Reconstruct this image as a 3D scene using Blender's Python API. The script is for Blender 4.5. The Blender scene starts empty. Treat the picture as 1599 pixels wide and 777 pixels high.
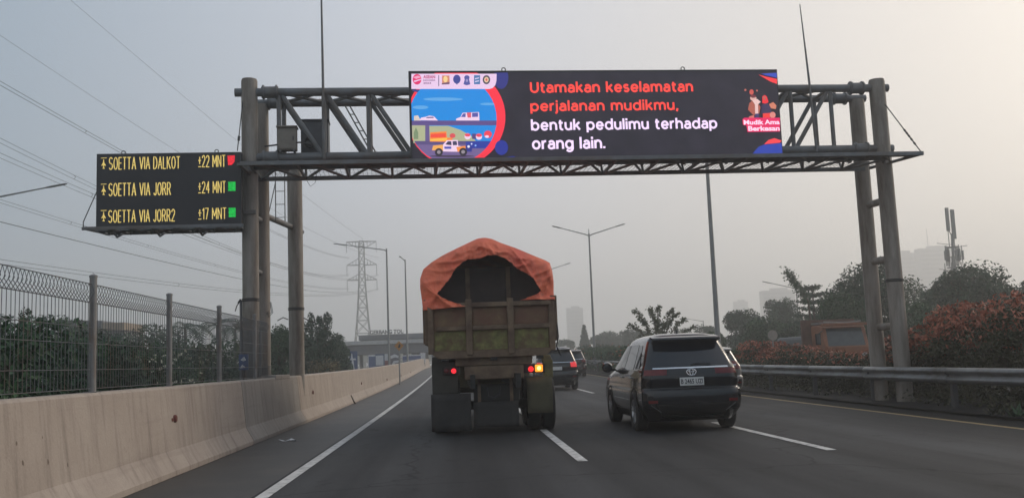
import bpy, bmesh, math, random
from mathutils import Vector, Matrix, noise
R_ = math.radians
scn = bpy.context.scene
col = scn.collection
rnd = random.Random(7)

# ------------------------------------------------------------------ camera
CAM_H = 1.38
F_PX, IW, IH = 1512.0, 1599.0, 777.0
def _ray(u, v): return Vector(((u - IW/2)/F_PX, -(v - IH/2)/F_PX, -1.0))
_y = _ray(715, 568).normalized()
_r2 = _ray(715 + 1000*math.cos(R_(2.2)), 568 - 1000*math.sin(R_(2.2)))
_z = _r2.cross(_y).normalized()
_x = _y.cross(_z)
ROT = Matrix((_x, _y, _z))
cam_data = bpy.data.cameras.new('camera')
cam_data.sensor_width = 36.0
cam_data.lens = 36.0*F_PX/IW
cam_data.clip_start = 0.1
cam_data.clip_end = 6000
cam = bpy.data.objects.new('camera', cam_data)
cam.matrix_world = Matrix.Translation((0, 0, CAM_H)) @ ROT.to_4x4()
col.objects.link(cam)
scn.camera = cam

# ------------------------------------------------------------------ sky, sun, exposure
SUN_AZ, SUN_EL = 62.0, 24.0          # degrees right of the road direction, above the horizon
world = bpy.data.worlds.new('World'); scn.world = world; world.use_nodes = True
nt = world.node_tree; N = nt.nodes; Lk = nt.links
bg = N['Background']
sky = N.new('ShaderNodeTexSky'); sky.sky_type = 'NISHITA'; sky.sun_disc = False
sky.sun_elevation = R_(SUN_EL); sky.sun_rotation = R_(SUN_AZ)
sky.altitude = 20; sky.air_density = 1.0; sky.dust_density = 6.0; sky.ozone_density = 1.0
hs = N.new('ShaderNodeHueSaturation'); hs.inputs['Saturation'].default_value = 0.55
Lk.new(sky.outputs[0], hs.inputs['Color'])
# a thin even overcast layer over the sky: pale, warmer towards the sun
tc = N.new('ShaderNodeTexCoord')
dotn = N.new('ShaderNodeVectorMath'); dotn.operation = 'DOT_PRODUCT'
dotn.inputs[1].default_value = (math.sin(R_(SUN_AZ)), math.cos(R_(SUN_AZ)), 0.1)
Lk.new(tc.outputs['Generated'], dotn.inputs[0])
mr = N.new('ShaderNodeMapRange'); mr.inputs[1].default_value = -1.0; mr.inputs[2].default_value = 1.0
Lk.new(dotn.outputs['Value'], mr.inputs[0])
cr = N.new('ShaderNodeValToRGB')
cr.color_ramp.elements[0].position = 0.0; cr.color_ramp.elements[0].color = (4.7, 4.8, 5.0, 1)
cr.color_ramp.elements[1].position = 1.0; cr.color_ramp.elements[1].color = (7.0, 6.1, 5.1, 1)
for pos_, c_ in ((0.5, (1.75, 2.6, 3.45)), (0.735, (5.0, 5.25, 5.85)), (0.92, (6.15, 5.6, 5.0))):
    e = cr.color_ramp.elements.new(pos_); e.color = (*c_, 1)
Lk.new(mr.outputs[0], cr.inputs['Fac'])
mx = N.new('ShaderNodeMixRGB'); mx.inputs['Fac'].default_value = 0.80
Lk.new(hs.outputs[0], mx.inputs[1]); Lk.new(cr.outputs[0], mx.inputs[2])
Lk.new(mx.outputs[0], bg.inputs['Color'])
bg.inputs['Strength'].default_value = 0.15

sun_d = bpy.data.lights.new('sun', 'SUN'); sun_d.energy = 0.95; sun_d.angle = R_(14); sun_d.color = (1.0, 0.86, 0.70)
sun = bpy.data.objects.new('sun', sun_d)
sdir = Vector((math.sin(R_(SUN_AZ))*math.cos(R_(SUN_EL)), math.cos(R_(SUN_AZ))*math.cos(R_(SUN_EL)), math.sin(R_(SUN_EL))))
sun.rotation_euler = sdir.to_track_quat('Z', 'Y').to_euler()
sun.location = (30, 10, 40)
col.objects.link(sun)

vs = scn.view_settings
vs.view_transform = 'Standard'; vs.look = 'None'; vs.gamma = 1.0; vs.use_curve_mapping = False
vs.exposure = 0.0
scn.render.engine = 'CYCLES'
cy = scn.cycles
cy.use_denoising = True
cy.max_bounces = 8; cy.diffuse_bounces = 3; cy.glossy_bounces = 3; cy.volume_bounces = 3; cy.transparent_max_bounces = 8
cy.caustics_reflective = False; cy.caustics_refractive = False
cy.sample_clamp_indirect = 4.0

# ------------------------------------------------------------------ helpers
def at(u, v, Y):
    d = ROT @ _ray(u, v)
    return Vector((0, 0, CAM_H)) + d*(Y/d.y)
G_TH = R_(3.0); G_Y = 22.5
def gp(u, v, d=0.0):
    """photo point -> (along, up) on the upright plane d metres behind the gantry's front truss"""
    r = ROT @ _ray(u, v)
    n = Vector((-math.sin(G_TH), math.cos(G_TH), 0))
    o = Vector((0, G_Y, 0)) + n*d
    t = n.dot(o - Vector((0, 0, CAM_H)))/n.dot(r)
    p = Vector((0, 0, CAM_H)) + r*t - Vector((0, G_Y, 0))
    return (p.x*math.cos(G_TH) + p.y*math.sin(G_TH), p.z)

def tag(o, label=None, cat=None, group=None, kind=None):
    if label: o['label'] = label
    if cat: o['category'] = cat
    if group: o['group'] = group
    if kind: o['kind'] = kind
    return o
def thing(name, label, cat, loc=(0, 0, 0), rz=0.0, group=None):
    o = bpy.data.objects.new(name, None); o.empty_display_size = 0.3
    o.location = loc; o.rotation_euler = (0, 0, rz)
    col.objects.link(o)
    return tag(o, label, cat, group)
def copy_thing(o, parent=None):
    c = o.copy(); col.objects.link(c)
    if parent: c.parent = parent
    for ch in [k for k in scn.collection.objects if k.parent == o]:
        copy_thing(ch, c)
    return c

class MB:
    def __init__(s): s.v = []; s.f = []; s.m = []
    def add(s, verts, faces, m=0):
        b = len(s.v); s.v.extend([tuple(v) for v in verts])
        for f in faces: s.f.append(tuple(b + i for i in f)); s.m.append(m)
        return s
    def box(s, c, d, m=0, rot=None):
        x, y, z = d[0]/2, d[1]/2, d[2]/2
        vs_ = [Vector(p) for p in ((-x,-y,-z),(x,-y,-z),(x,y,-z),(-x,y,-z),(-x,-y,z),(x,-y,z),(x,y,z),(-x,y,z))]
        if rot: vs_ = [rot @ p for p in vs_]
        c = Vector(c)
        return s.add([p + c for p in vs_], [(0,3,2,1),(4,5,6,7),(0,1,5,4),(1,2,6,5),(2,3,7,6),(3,0,4,7)], m)
    def tube(s, pts, r, seg=8, m=0, cap=True):
        pts = [Vector(p) for p in pts]; n = len(pts)
        rr = r if isinstance(r, (list, tuple)) else [r]*n
        rings = []; up = None
        for i, p in enumerate(pts):
            t = (pts[min(i+1, n-1)] - pts[max(i-1, 0)]).normalized()
            if up is None:
                up = Vector((0, 0, 1)) if abs(t.z) < 0.9 else Vector((1, 0, 0))
            a = t.cross(up).normalized(); b = a.cross(t).normalized(); up = b
            rings.append([p + (a*math.cos(2*math.pi*k/seg) + b*math.sin(2*math.pi*k/seg))*rr[i] for k in range(seg)])
        vs_ = [q for rg in rings for q in rg]; fs = []
        for i in range(n-1):
            for k in range(seg):
                k2 = (k+1) % seg
                fs.append((i*seg+k, i*seg+k2, (i+1)*seg+k2, (i+1)*seg+k))
        if cap:
            fs.append(tuple(range(seg-1, -1, -1))); fs.append(tuple((n-1)*seg + k for k in range(seg)))
        return s.add(vs_, fs, m)
    def prism(s, poly, y0, y1, m=0):
        """polygon of (x,z) points extruded from y0 to y1"""
        n = len(poly)
        vs_ = [(x, y0, z) for x, z in poly] + [(x, y1, z) for x, z in poly]
        fs = [tuple(range(n)), tuple(range(2*n-1, n-1, -1))] + [(i, n+i, n+(i+1) % n, (i+1) % n) for i in range(n)]
        return s.add(vs_, fs, m)
    def prism_y(s, poly, x0, x1, m=0):
        """polygon of (y,z) points extruded from x0 to x1"""
        n = len(poly)
        vs_ = [(x0, y, z) for y, z in poly] + [(x1, y, z) for y, z in poly]
        fs = [tuple(range(n)), tuple(range(2*n-1, n-1, -1))] + [(i, n+i, n+(i+1) % n, (i+1) % n) for i in range(n)]
        return s.add(vs_, fs, m)
    def flat(s, poly, y, m=0):
        """flat polygon of (x,z) points at depth y, facing -y"""
        return s.add([(x, y, z) for x, z in poly], [tuple(range(len(poly)))], m)
    def lathe(s, prof, c, axis='Z', seg=24, m=0):
        vs_ = []; n = len(prof)
        for k in range(seg):
            a = 2*math.pi*k/seg
            for r, h in prof:
                p = (r*math.cos(a), r*math.sin(a), h) if axis == 'Z' else (h, r*math.cos(a), r*math.sin(a)) if axis == 'X' else (r*math.cos(a), h, r*math.sin(a))
                vs_.append(Vector(p) + Vector(c))
        fs = [(k*n+i, ((k+1) % seg)*n+i, ((k+1) % seg)*n+i+1, k*n+i+1) for k in range(seg) for i in range(n-1)]
        return s.add(vs_, fs, m)
    def grid(s, pts, m=0, loop=False):
        """rows of equal length"""
        nr, nc = len(pts), len(pts[0])
        fs = []
        for i in range(nr-1):
            for j in range(nc if loop else nc-1):
                j2 = (j+1) % nc
                fs.append((i*nc+j, i*nc+j2, (i+1)*nc+j2, (i+1)*nc+j))
        return s.add([p for r in pts for p in r], fs, m)
    def build(s, name, mats, parent=None, smooth=False, bevel=0.0, loc=None):
        me = bpy.data.meshes.new(name)
        me.from_pydata(s.v, [], s.f)
        if not isinstance(mats, (list, tuple)): mats = [mats]
        for m in mats: me.materials.append(m)
        me.polygons.foreach_set('material_index', s.m)
        bm = bmesh.new(); bm.from_mesh(me)
        if s.f and not getattr(s, 'raw', False): bmesh.ops.recalc_face_normals(bm, faces=bm.faces)
        bm.to_mesh(me); bm.free()
        if smooth:
            me.polygons.foreach_set('use_smooth', [True]*len(me.polygons))
            if smooth != 'all': me.set_sharp_from_angle(angle=R_(38))
        me.update()
        o = bpy.data.objects.new(name, me); col.objects.link(o)
        if parent: o.parent = parent
        if loc: o.location = loc
        if bevel:
            b = o.modifiers.new('bevel', 'BEVEL'); b.width = bevel; b.segments = 2; b.limit_method = 'ANGLE'; b.angle_limit = R_(50)
        return o

# ------------------------------------------------------------------ materials
def _base(name):
    m = bpy.data.materials.new(name); m.use_nodes = True
    return m, m.node_tree.nodes, m.node_tree.links, m.node_tree.nodes['Principled BSDF']
def mat(name, c, rough=0.6, metal=0.0, var=0.18, scale=5.0, stain=None, stain_amt=0.45, stain_scale=1.4, bump=0.0, bscale=None, coat=0.0, stretch=None, spec=0.5):
    m, n, l, p = _base(name)
    p.inputs['Roughness'].default_value = rough; p.inputs['Metallic'].default_value = metal
    p.inputs['Coat Weight'].default_value = coat; p.inputs['Specular IOR Level'].default_value = spec
    t = n.new('ShaderNodeTexCoord'); src = t.outputs['Object']
    if stretch:
        mp = n.new('ShaderNodeMapping'); mp.inputs['Scale'].default_value = stretch
        l.new(src, mp.inputs[0]); src = mp.outputs[0]
    nz = n.new('ShaderNodeTexNoise'); nz.inputs['Scale'].default_value = scale; nz.inputs['Detail'].default_value = 7; nz.inputs['Roughness'].default_value = 0.6
    l.new(src, nz.inputs['Vector'])
    r = n.new('ShaderNodeValToRGB')
    r.color_ramp.elements[0].position = 0.3; r.color_ramp.elements[1].position = 0.7
    r.color_ramp.elements[0].color = (*[x*(1-var) for x in c], 1); r.color_ramp.elements[1].color = (*[min(1, x*(1+var)) for x in c], 1)
    l.new(nz.outputs['Fac'], r.inputs[0]); out = r.outputs[0]
    if stain:
        n2 = n.new('ShaderNodeTexNoise'); n2.inputs['Scale'].default_value = stain_scale; n2.inputs['Detail'].default_value = 9; n2.inputs['Roughness'].default_value = 0.65
        l.new(src, n2.inputs['Vector'])
        r2 = n.new('ShaderNodeValToRGB'); r2.color_ramp.elements[0].position = 0.62 - stain_amt*0.4; r2.color_ramp.elements[1].position = 0.80 - stain_amt*0.3
        l.new(n2.outputs['Fac'], r2.inputs[0])
        mxn = n.new('ShaderNodeMixRGB'); l.new(r2.outputs[0], mxn.inputs[0]); l.new(out, mxn.inputs[1]); mxn.inputs[2].default_value = (*stain, 1)
        out = mxn.outputs[0]
    l.new(out, p.inputs['Base Color'])
    if bump:
        bn = n.new('ShaderNodeTexNoise'); bn.inputs['Scale'].default_value = bscale or scale*6; bn.inputs['Detail'].default_value = 5
        l.new(src, bn.inputs['Vector'])
        b = n.new('ShaderNodeBump'); b.inputs['Strength'].default_value = bump; b.inputs['Distance'].default_value = 0.02
        l.new(bn.outputs['Fac'], b.inputs['Height']); l.new(b.outputs[0], p.inputs['Normal'])
    return m
def emi(name, c, s=1.0, led=0.0):
    """something that gives off light; led > 0 adds the dot pitch of an LED panel"""
    m, n, l, p = _base(name)
    p.inputs['Base Color'].default_value = (0.012, 0.012, 0.014, 1); p.inputs['Roughness'].default_value = 0.5
    p.inputs['Emission Color'].default_value = (*c, 1); p.inputs['Emission Strength'].default_value = s
    if led:
        t = n.new('ShaderNodeTexCoord'); nz = n.new('ShaderNodeTexNoise'); nz.inputs['Scale'].default_value = led; nz.inputs['Detail'].default_value = 3
        l.new(t.outputs['Object'], nz.inputs['Vector'])
        mr = n.new('ShaderNodeMapRange'); mr.inputs[1].default_value = 0.3; mr.inputs[2].default_value = 0.7; mr.inputs[3].default_value = s*0.72; mr.inputs[4].default_value = s*1.25
        l.new(nz.outputs['Fac'], mr.inputs[0]); l.new(mr.outputs[0], p.inputs['Emission Strength'])
    return m
def leafmat(name, ca, cb, rough=0.6):
    m, n, l, p = _base(name)
    p.inputs['Roughness'].default_value = rough; p.inputs['Specular IOR Level'].default_value = 0.3
    g = n.new('ShaderNodeNewGeometry')
    t = n.new('ShaderNodeTexCoord'); nz = n.new('ShaderNodeTexNoise'); nz.inputs['Scale'].default_value = 0.9; nz.inputs['Detail'].default_value = 4
    l.new(t.outputs['Object'], nz.inputs['Vector'])
    ad = n.new('ShaderNodeMath'); ad.operation = 'MULTIPLY_ADD'; ad.inputs[1].default_value = 0.5
    l.new(g.outputs['Random Per Island'], ad.inputs[0]); 
    sc = n.new('ShaderNodeMath'); sc.operation = 'MULTIPLY_ADD'; sc.inputs[1].default_value = 1.3; sc.inputs[2].default_value = -0.35
    l.new(nz.outputs['Fac'], sc.inputs[0]); l.new(sc.outputs[0], ad.inputs[2])
    r = n.new('ShaderNodeValToRGB'); r.color_ramp.elements[0].color = (*ca, 1); r.color_ramp.elements[1].color = (*cb, 1)
    r.color_ramp.elements[0].position = 0.15; r.color_ramp.elements[1].position = 0.95
    l.new(ad.outputs[0], r.inputs[0]); l.new(r.outputs[0], p.inputs['Base Color'])
    return m

M = {}
M['steel'] = mat('weathered_grey_steel', (0.145, 0.153, 0.160), 0.55, 0.0, 0.2, 3.0, stain=(0.125, 0.105, 0.088), stain_amt=0.4, bump=0.1)
M['pillar'] = mat('dirty_grey_column_paint', (0.275, 0.25, 0.22), 0.65, 0.0, 0.16, 2.0, stain=(0.14, 0.115, 0.092), stain_amt=0.5, stain_scale=1.2, bump=0.1, stretch=(3, 3, 0.5))
M['dark'] = mat('dark_painted_metal', (0.028, 0.029, 0.032), 0.5, 0.0, 0.2)
M['galv'] = mat('galvanised_steel', (0.19, 0.195, 0.20), 0.45, 0.45, 0.15, 6.0, stain=(0.10, 0.09, 0.08), stain_amt=0.4)
M['lamp'] = mat('grey_lamp_pole', (0.235, 0.24, 0.235), 0.5, 0.1, 0.12, 2.0)
M['cable'] = mat('black_cable', (0.03, 0.03, 0.032), 0.6, 0, 0.1)
M['wire'] = mat('overhead_wire', (0.07, 0.072, 0.075), 0.6, 0.2, 0.1)
M['fence'] = mat('fence_wire', (0.10, 0.105, 0.11), 0.5, 0.2, 0.15, stain=(0.12, 0.07, 0.04), stain_amt=0.3)
M['post'] = mat('fence_post_paint', (0.21, 0.205, 0.20), 0.55, 0.1, 0.15, stain=(0.13, 0.08, 0.05), stain_amt=0.3, stretch=(4, 4, 1))
def concrete(name, c, dark, pale):
    m, n, l, p = _base(name); p.inputs['Roughness'].default_value = .88
    t = n.new('ShaderNodeTexCoord')
    def layer(prev, sc, scale, lo, hi, colr, amt, det=8, rough=.65):
        mp = n.new('ShaderNodeMapping'); mp.inputs['Scale'].default_value = sc; l.new(t.outputs['Object'], mp.inputs[0])
        z = n.new('ShaderNodeTexNoise'); z.inputs['Scale'].default_value = scale; z.inputs['Detail'].default_value = det; z.inputs['Roughness'].default_value = rough
        l.new(mp.outputs[0], z.inputs['Vector'])
        r = n.new('ShaderNodeMapRange'); r.inputs[1].default_value = lo; r.inputs[2].default_value = hi; r.inputs[3].default_value = 0; r.inputs[4].default_value = amt
        l.new(z.outputs['Fac'], r.inputs[0]); mxn = n.new('ShaderNodeMixRGB'); l.new(r.outputs[0], mxn.inputs[0])
        if isinstance(prev, tuple): mxn.inputs[1].default_value = (*prev, 1)
        else: l.new(prev, mxn.inputs[1])
        mxn.inputs[2].default_value = (*colr, 1); return mxn.outputs[0]
    o = layer(c, (1, 1, 1), 1.1, .42, .68, pale, .8)
    o = layer(o, (1, 2.6, .30), 2.2, .50, .70, dark, .70)                    # rain streaks down the face
    o = layer(o, (1, .12, 3.0), 1.6, .56, .72, dark, .40)                     # scuffs along the traffic
    o = layer(o, (1, 1, 1), 26, .60, .72, dark, .55, 4)                       # pits
    o = layer(o, (1, 1, 1), 7, .64, .76, dark, .5, 6)
    l.new(o, p.inputs['Base Color'])
    z = n.new('ShaderNodeTexNoise'); z.inputs['Scale'].default_value = 24; z.inputs['Detail'].default_value = 6; l.new(t.outputs['Object'], z.inputs['Vector'])
    b = n.new('ShaderNodeBump'); b.inputs['Strength'].default_value = .3; b.inputs['Distance'].default_value = .015; l.new(z.outputs['Fac'], b.inputs['Height']); l.new(b.outputs[0], p.inputs['Normal'])
    return m
M['conc'] = concrete('pinkish_tan_concrete', (0.365, 0.305, 0.258), (0.205, 0.168, 0.142), (0.425, 0.362, 0.310))
M['conc2'] = concrete('grey_concrete', (0.275, 0.25, 0.225), (0.17, 0.15, 0.135), (0.335, 0.305, 0.275))
M['leaf4'] = leafmat('pale_green_leaves', (0.034, 0.048, 0.024), (0.095, 0.120, 0.055))
M['rust'] = mat('rusty_reflector', (0.13, 0.03, 0.022), 0.7, 0, 0.3, 20)
M['stainmark'] = mat('rust_stain', (0.16, 0.12, 0.095), 0.9, 0, 0.3, 20)
def asphalt():
    m, n, l, p = _base('worn_asphalt')
    p.inputs['Roughness'].default_value = 0.74; p.inputs['Specular IOR Level'].default_value = 0.17
    t = n.new('ShaderNodeTexCoord')
    def nz(sc, scale, det=6, rough=.6):
        mp = n.new('ShaderNodeMapping'); mp.inputs['Scale'].default_value = sc; l.new(t.outputs['Object'], mp.inputs[0])
        z = n.new('ShaderNodeTexNoise'); z.inputs['Scale'].default_value = scale; z.inputs['Detail'].default_value = det; z.inputs['Roughness'].default_value = rough
        l.new(mp.outputs[0], z.inputs['Vector']); return z.outputs['Fac']
    def rng(src, a, b, lo, hi):
        r = n.new('ShaderNodeMapRange'); r.inputs[1].default_value = a; r.inputs[2].default_value = b; r.inputs[3].default_value = lo; r.inputs[4].default_value = hi
        l.new(src, r.inputs[0]); return r.outputs[0]
    def mul(a, b):
        q = n.new('ShaderNodeMath'); q.operation = 'MULTIPLY'; l.new(a, q.inputs[0]); l.new(b, q.inputs[1]); return q.outputs[0]
    patches = rng(nz((1, .3, 1), .35), .35, .66, .70, 1.25)
    tracks = rng(nz((1.25, .012, 1), 1.0, 3, .5), .38, .62, .66, 1.22)       # polished wheel paths and oil lines along the lanes
    spots = rng(nz((1, .5, 1), 2.2, 8, .7), .58, .68, 1.0, .60)               # oil spots
    grain = rng(nz((1, 1, 1), 70, 3, .7), .3, .7, .70, 1.32)
    f = mul(mul(patches, tracks), mul(spots, grain))
    vo = n.new('ShaderNodeTexVoronoi'); vo.feature = 'DISTANCE_TO_EDGE'; vo.inputs['Scale'].default_value = .16
    wv = n.new('ShaderNodeMixRGB'); wv.inputs[0].default_value = .12; l.new(t.outputs['Object'], wv.inputs[1])
    nn = n.new('ShaderNodeTexNoise'); nn.inputs['Scale'].default_value = .8; nn.inputs['Detail'].default_value = 6; l.new(t.outputs['Object'], nn.inputs['Vector']); 
    sc_ = n.new('ShaderNodeVectorMath'); sc_.operation = 'SCALE'; sc_.inputs['Scale'].default_value = 12; l.new(nn.outputs['Color'], sc_.inputs[0]); l.new(sc_.outputs[0], wv.inputs[2])
    l.new(wv.outputs[0], vo.inputs['Vector'])
    crack = rng(vo.outputs['Distance'], .0, .006, .40, 1.0)
    f = mul(f, crack)
    c = n.new('ShaderNodeVectorMath'); c.operation = 'SCALE'; c.inputs[0].default_value = (0.0425, 0.0425, 0.0445); l.new(f, c.inputs['Scale'])
    l.new(c.outputs[0], p.inputs['Base Color'])
    b = n.new('ShaderNodeBump'); b.inputs['Strength'].default_value = .35; b.inputs['Distance'].default_value = .01
    l.new(nz((1, 1, 1), 90, 3), b.inputs['Height']); l.new(b.outputs[0], p.inputs['Normal'])
    return m
M['asph'] = asphalt()
M['should'] = mat('dusty_shoulder_asphalt', (0.040, 0.037, 0.034), 0.6, 0.0, 0.2, 1.2, stain=(0.060, 0.052, 0.043), stain_amt=0.3, stain_scale=0.7, bump=0.3, bscale=50)
M['verge'] = mat('dark_verge', (0.017, 0.017, 0.018), 0.85, 0, 0.35, 2.5, stain=(0.024, 0.022, 0.019), stain_amt=0.4, bump=0.4, bscale=20, spec=.08)  # near-black verge and shoulder ground, tone varied at random
M['earth'] = mat('scrub_ground', (0.055, 0.055, 0.035), 0.95, 0, 0.3, 0.3, stain=(0.04, 0.055, 0.025), stain_amt=0.5, stain_scale=0.1)
M['white'] = mat('worn_white_paint', (0.60, 0.59, 0.57), 0.7, 0, 0.2, 3, stain=(0.14, 0.135, 0.13), stain_amt=0.36, stain_scale=6)
M['yellow'] = mat('worn_yellow_paint', (0.36, 0.25, 0.10), 0.7, 0, 0.2, 3, stain=(0.12, 0.10, 0.07), stain_amt=0.4, stain_scale=3)
M['bark'] = mat('bark', (0.07, 0.055, 0.04), 0.9, 0, 0.3, 6, bump=0.3)
M['leaf'] = leafmat('dark_green_leaves', (0.008, 0.030, 0.015), (0.028, 0.080, 0.037))
M['leaf2'] = leafmat('mid_green_leaves', (0.011, 0.038, 0.016), (0.046, 0.108, 0.042))
M['leaf3'] = leafmat('olive_leaves', (0.020, 0.024, 0.012), (0.068, 0.070, 0.030))
M['bract'] = leafmat('red_pink_bracts', (0.19, 0.062, 0.038), (0.50, 0.175, 0.105))
M['bloss'] = leafmat('white_blossom', (0.30, 0.30, 0.22), (0.55, 0.55, 0.42))
M['postdark'] = mat('dull_rail_post', (0.06, 0.06, 0.062), 0.6, 0.2, 0.2, 6)
M['build'] = mat('pale_tower_block', (0.26, 0.26, 0.27), 0.7, 0, 0.1, 0.1)
M['win'] = mat('dark_window_glass', (0.14, 0.15, 0.16), 0.4, 0, 0.1)

def S(r, g, b):
    f = lambda c: (c/255/12.92) if c/255 <= 0.04045 else ((c/255 + 0.055)/1.055)**2.4
    return (f(r), f(g), f(b))
def text_geo(txt, off=0.0, res=3):
    cu = bpy.data.curves.new('lettering', 'FONT'); cu.body = txt; cu.offset = off; cu.resolution_u = res
    ob = bpy.data.objects.new('lettering', cu); col.objects.link(ob)
    dg = bpy.context.evaluated_depsgraph_get(); dg.update()
    me = bpy.data.meshes.new_from_object(ob.evaluated_get(dg))
    v = [tuple(p.co) for p in me.vertices]; f = [tuple(p.vertices) for p in me.polygons]
    bpy.data.objects.remove(ob); bpy.data.curves.remove(cu); bpy.data.meshes.remove(me)
    x0 = min(p[0] for p in v); x1 = max(p[0] for p in v); y0 = min(p[1] for p in v); y1 = max(p[1] for p in v)
    return [((p[0]-x0)/(x1-x0), (p[1]-y0)/(y1-y0)) for p in v], f
def put_text(mb, txt, x0, x1, z0, z1, y, m=0, off=0.0):
    v, f = text_geo(txt, off)
    mb.add([(x0 + a*(x1-x0), y, z0 + b*(z1-z0)) for a, b in v], f, m)

# lettering drawn stroke by stroke (round geometric lower case, narrow sign capitals)
def _arc(cx, cy_, rx, ry, a0, a1, n=14): return [(cx + rx*math.cos(R_(a0+(a1-a0)*i/n)), cy_ + ry*math.sin(R_(a0+(a1-a0)*i/n))) for i in range(n+1)]
_bowl = _arc(.33, .36, .33, .36, 0, 360, 22)
GL = {
 'o': (.66, [_bowl]), 'b': (.66, [[(0, 1.04), (0, 0)], _bowl]), 'd': (.66, [[(.66, 1.04), (.66, 0)], _bowl]), 'p': (.66, [[(0, .72), (0, -.28)], _bowl]),
 'g': (.66, [_bowl, [(.66, .72), (.66, .0)] + _arc(.34, .0, .32, .29, 0, -140, 9)]),
 'a': (.54, [_arc(.28, .43, .26, .29, 140, 0, 10) + [(.54, 0)], [(.54, .41), (.26, .41)] + _arc(.24, .205, .24, .205, 90, 270, 10) + [(.34, .01), (.54, .13)]]),
 'n': (.58, [[(0, .72), (0, 0)], _arc(.29, .40, .29, .32, 180, 0, 12) + [(.58, 0)]]),
 'm': (1.02, [[(0, .72), (0, 0)], _arc(.255, .42, .255, .30, 180, 0, 12) + [(.51, 0)], _arc(.765, .42, .255, .30, 180, 0, 12) + [(1.02, 0)]]),
 'h': (.58, [[(0, 1.04), (0, 0)], _arc(.29, .40, .29, .32, 180, 0, 12) + [(.58, 0)]]),
 'u': (.58, [[(.58, .72), (.58, 0)], [(0, .72)] + _arc(.29, .32, .29, .32, 180, 360, 12)]),
 'r': (.30, [[(0, .72), (0, 0)], _arc(.30, .40, .30, .32, 180, 88, 8)]),
 'k': (.54, [[(0, 1.04), (0, 0)], [(.50, .72), (.02, .27)], [(.20, .44), (.54, 0)]]),
 'l': (.0, [[(0, 1.04), (0, 0)]]), 'i': (.0, [[(0, .72), (0, 0)], [(0, .93), (0, 1.05)]]),
 'j': (.02, [[(.02, .72), (.02, -.08)] + _arc(-.14, -.08, .16, .2, 0, -80, 6), [(.02, .93), (.02, 1.05)]]),
 't': (.34, [[(.12, .94), (.12, .20)] + _arc(.30, .20, .18, .20, 180, 285, 6), [(0, .70), (.33, .70)]]),
 'e': (.62, [[(.02, .36), (.62, .36)] + _arc(.32, .36, .31, .36, 0, 318, 20)]),
 's': (.46, [_arc(.23, .54, .20, .175, 40, 265, 10) + _arc(.23, .19, .22, .185, 80, -145, 10)]),
 ',': (.06, [[(.06, .06), (.0, -.17)]]), '.': (.05, [[(0, .0), (.0, .09)]]), ' ': (.20, []),
 'U': (.70, [[(0, 1)] + _arc(.35, .35, .35, .35, 180, 360, 14) + [(.70, 1)]]),
 'S': (.56, [_arc(.28, .745, .27, .255, 35, 265, 12) + _arc(.28, .25, .28, .25, 80, -150, 12)]), 'O': (.62, [_arc(.31, .5, .31, .5, 0, 360, 24)]),
 'E': (.46, [[(.46, 1), (0, 1), (0, 0), (.46, 0)], [(0, .52), (.40, .52)]]), 'T': (.56, [[(0, 1), (.56, 1)], [(.28, 1), (.28, 0)]]),
 'A': (.62, [[(0, 0), (.31, 1), (.62, 0)], [(.11, .33), (.51, .33)]]), 'V': (.62, [[(0, 1), (.31, 0), (.62, 1)]]), 'I': (.0, [[(0, 0), (0, 1)]]),
 'D': (.58, [[(0, 0), (0, 1), (.22, 1)] + _arc(.22, .5, .36, .5, 90, -90, 14) + [(0, 0)]]), 'L': (.44, [[(0, 1), (0, 0), (.44, 0)]]),
 'K': (.56, [[(0, 0), (0, 1)], [(.52, 1), (.02, .40)], [(.17, .57), (.56, 0)]]), 'J': (.40, [[(.40, 1), (.40, .24)] + _arc(.20, .24, .20, .24, 0, -160, 8)]),
 'R': (.56, [[(0, 0), (0, 1), (.28, 1)] + _arc(.28, .745, .24, .255, 90, -90, 10) + [(0, .49)], [(.28, .49), (.56, 0)]]),
 'M': (.70, [[(0, 0), (0, 1), (.35, .28), (.70, 1), (.70, 0)]]), 'N': (.58, [[(0, 0), (0, 1), (.58, 0), (.58, 1)]]),
 '2': (.52, [_arc(.26, .73, .25, .27, 165, -25, 12) + [(0, 0), (.52, 0)]]), '4': (.56, [[(.40, 0), (.40, 1), (0, .30), (.56, .30)]]), '1': (.20, [[(0, .80), (.20, 1), (.20, 0)]]),
 '7': (.50, [[(0, 1), (.50, 1), (.18, 0)]]), '\u00b1': (.46, [[(.23, .88), (.23, .28)], [(0, .58), (.46, .58)], [(0, .02), (.46, .02)]]),
}
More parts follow.
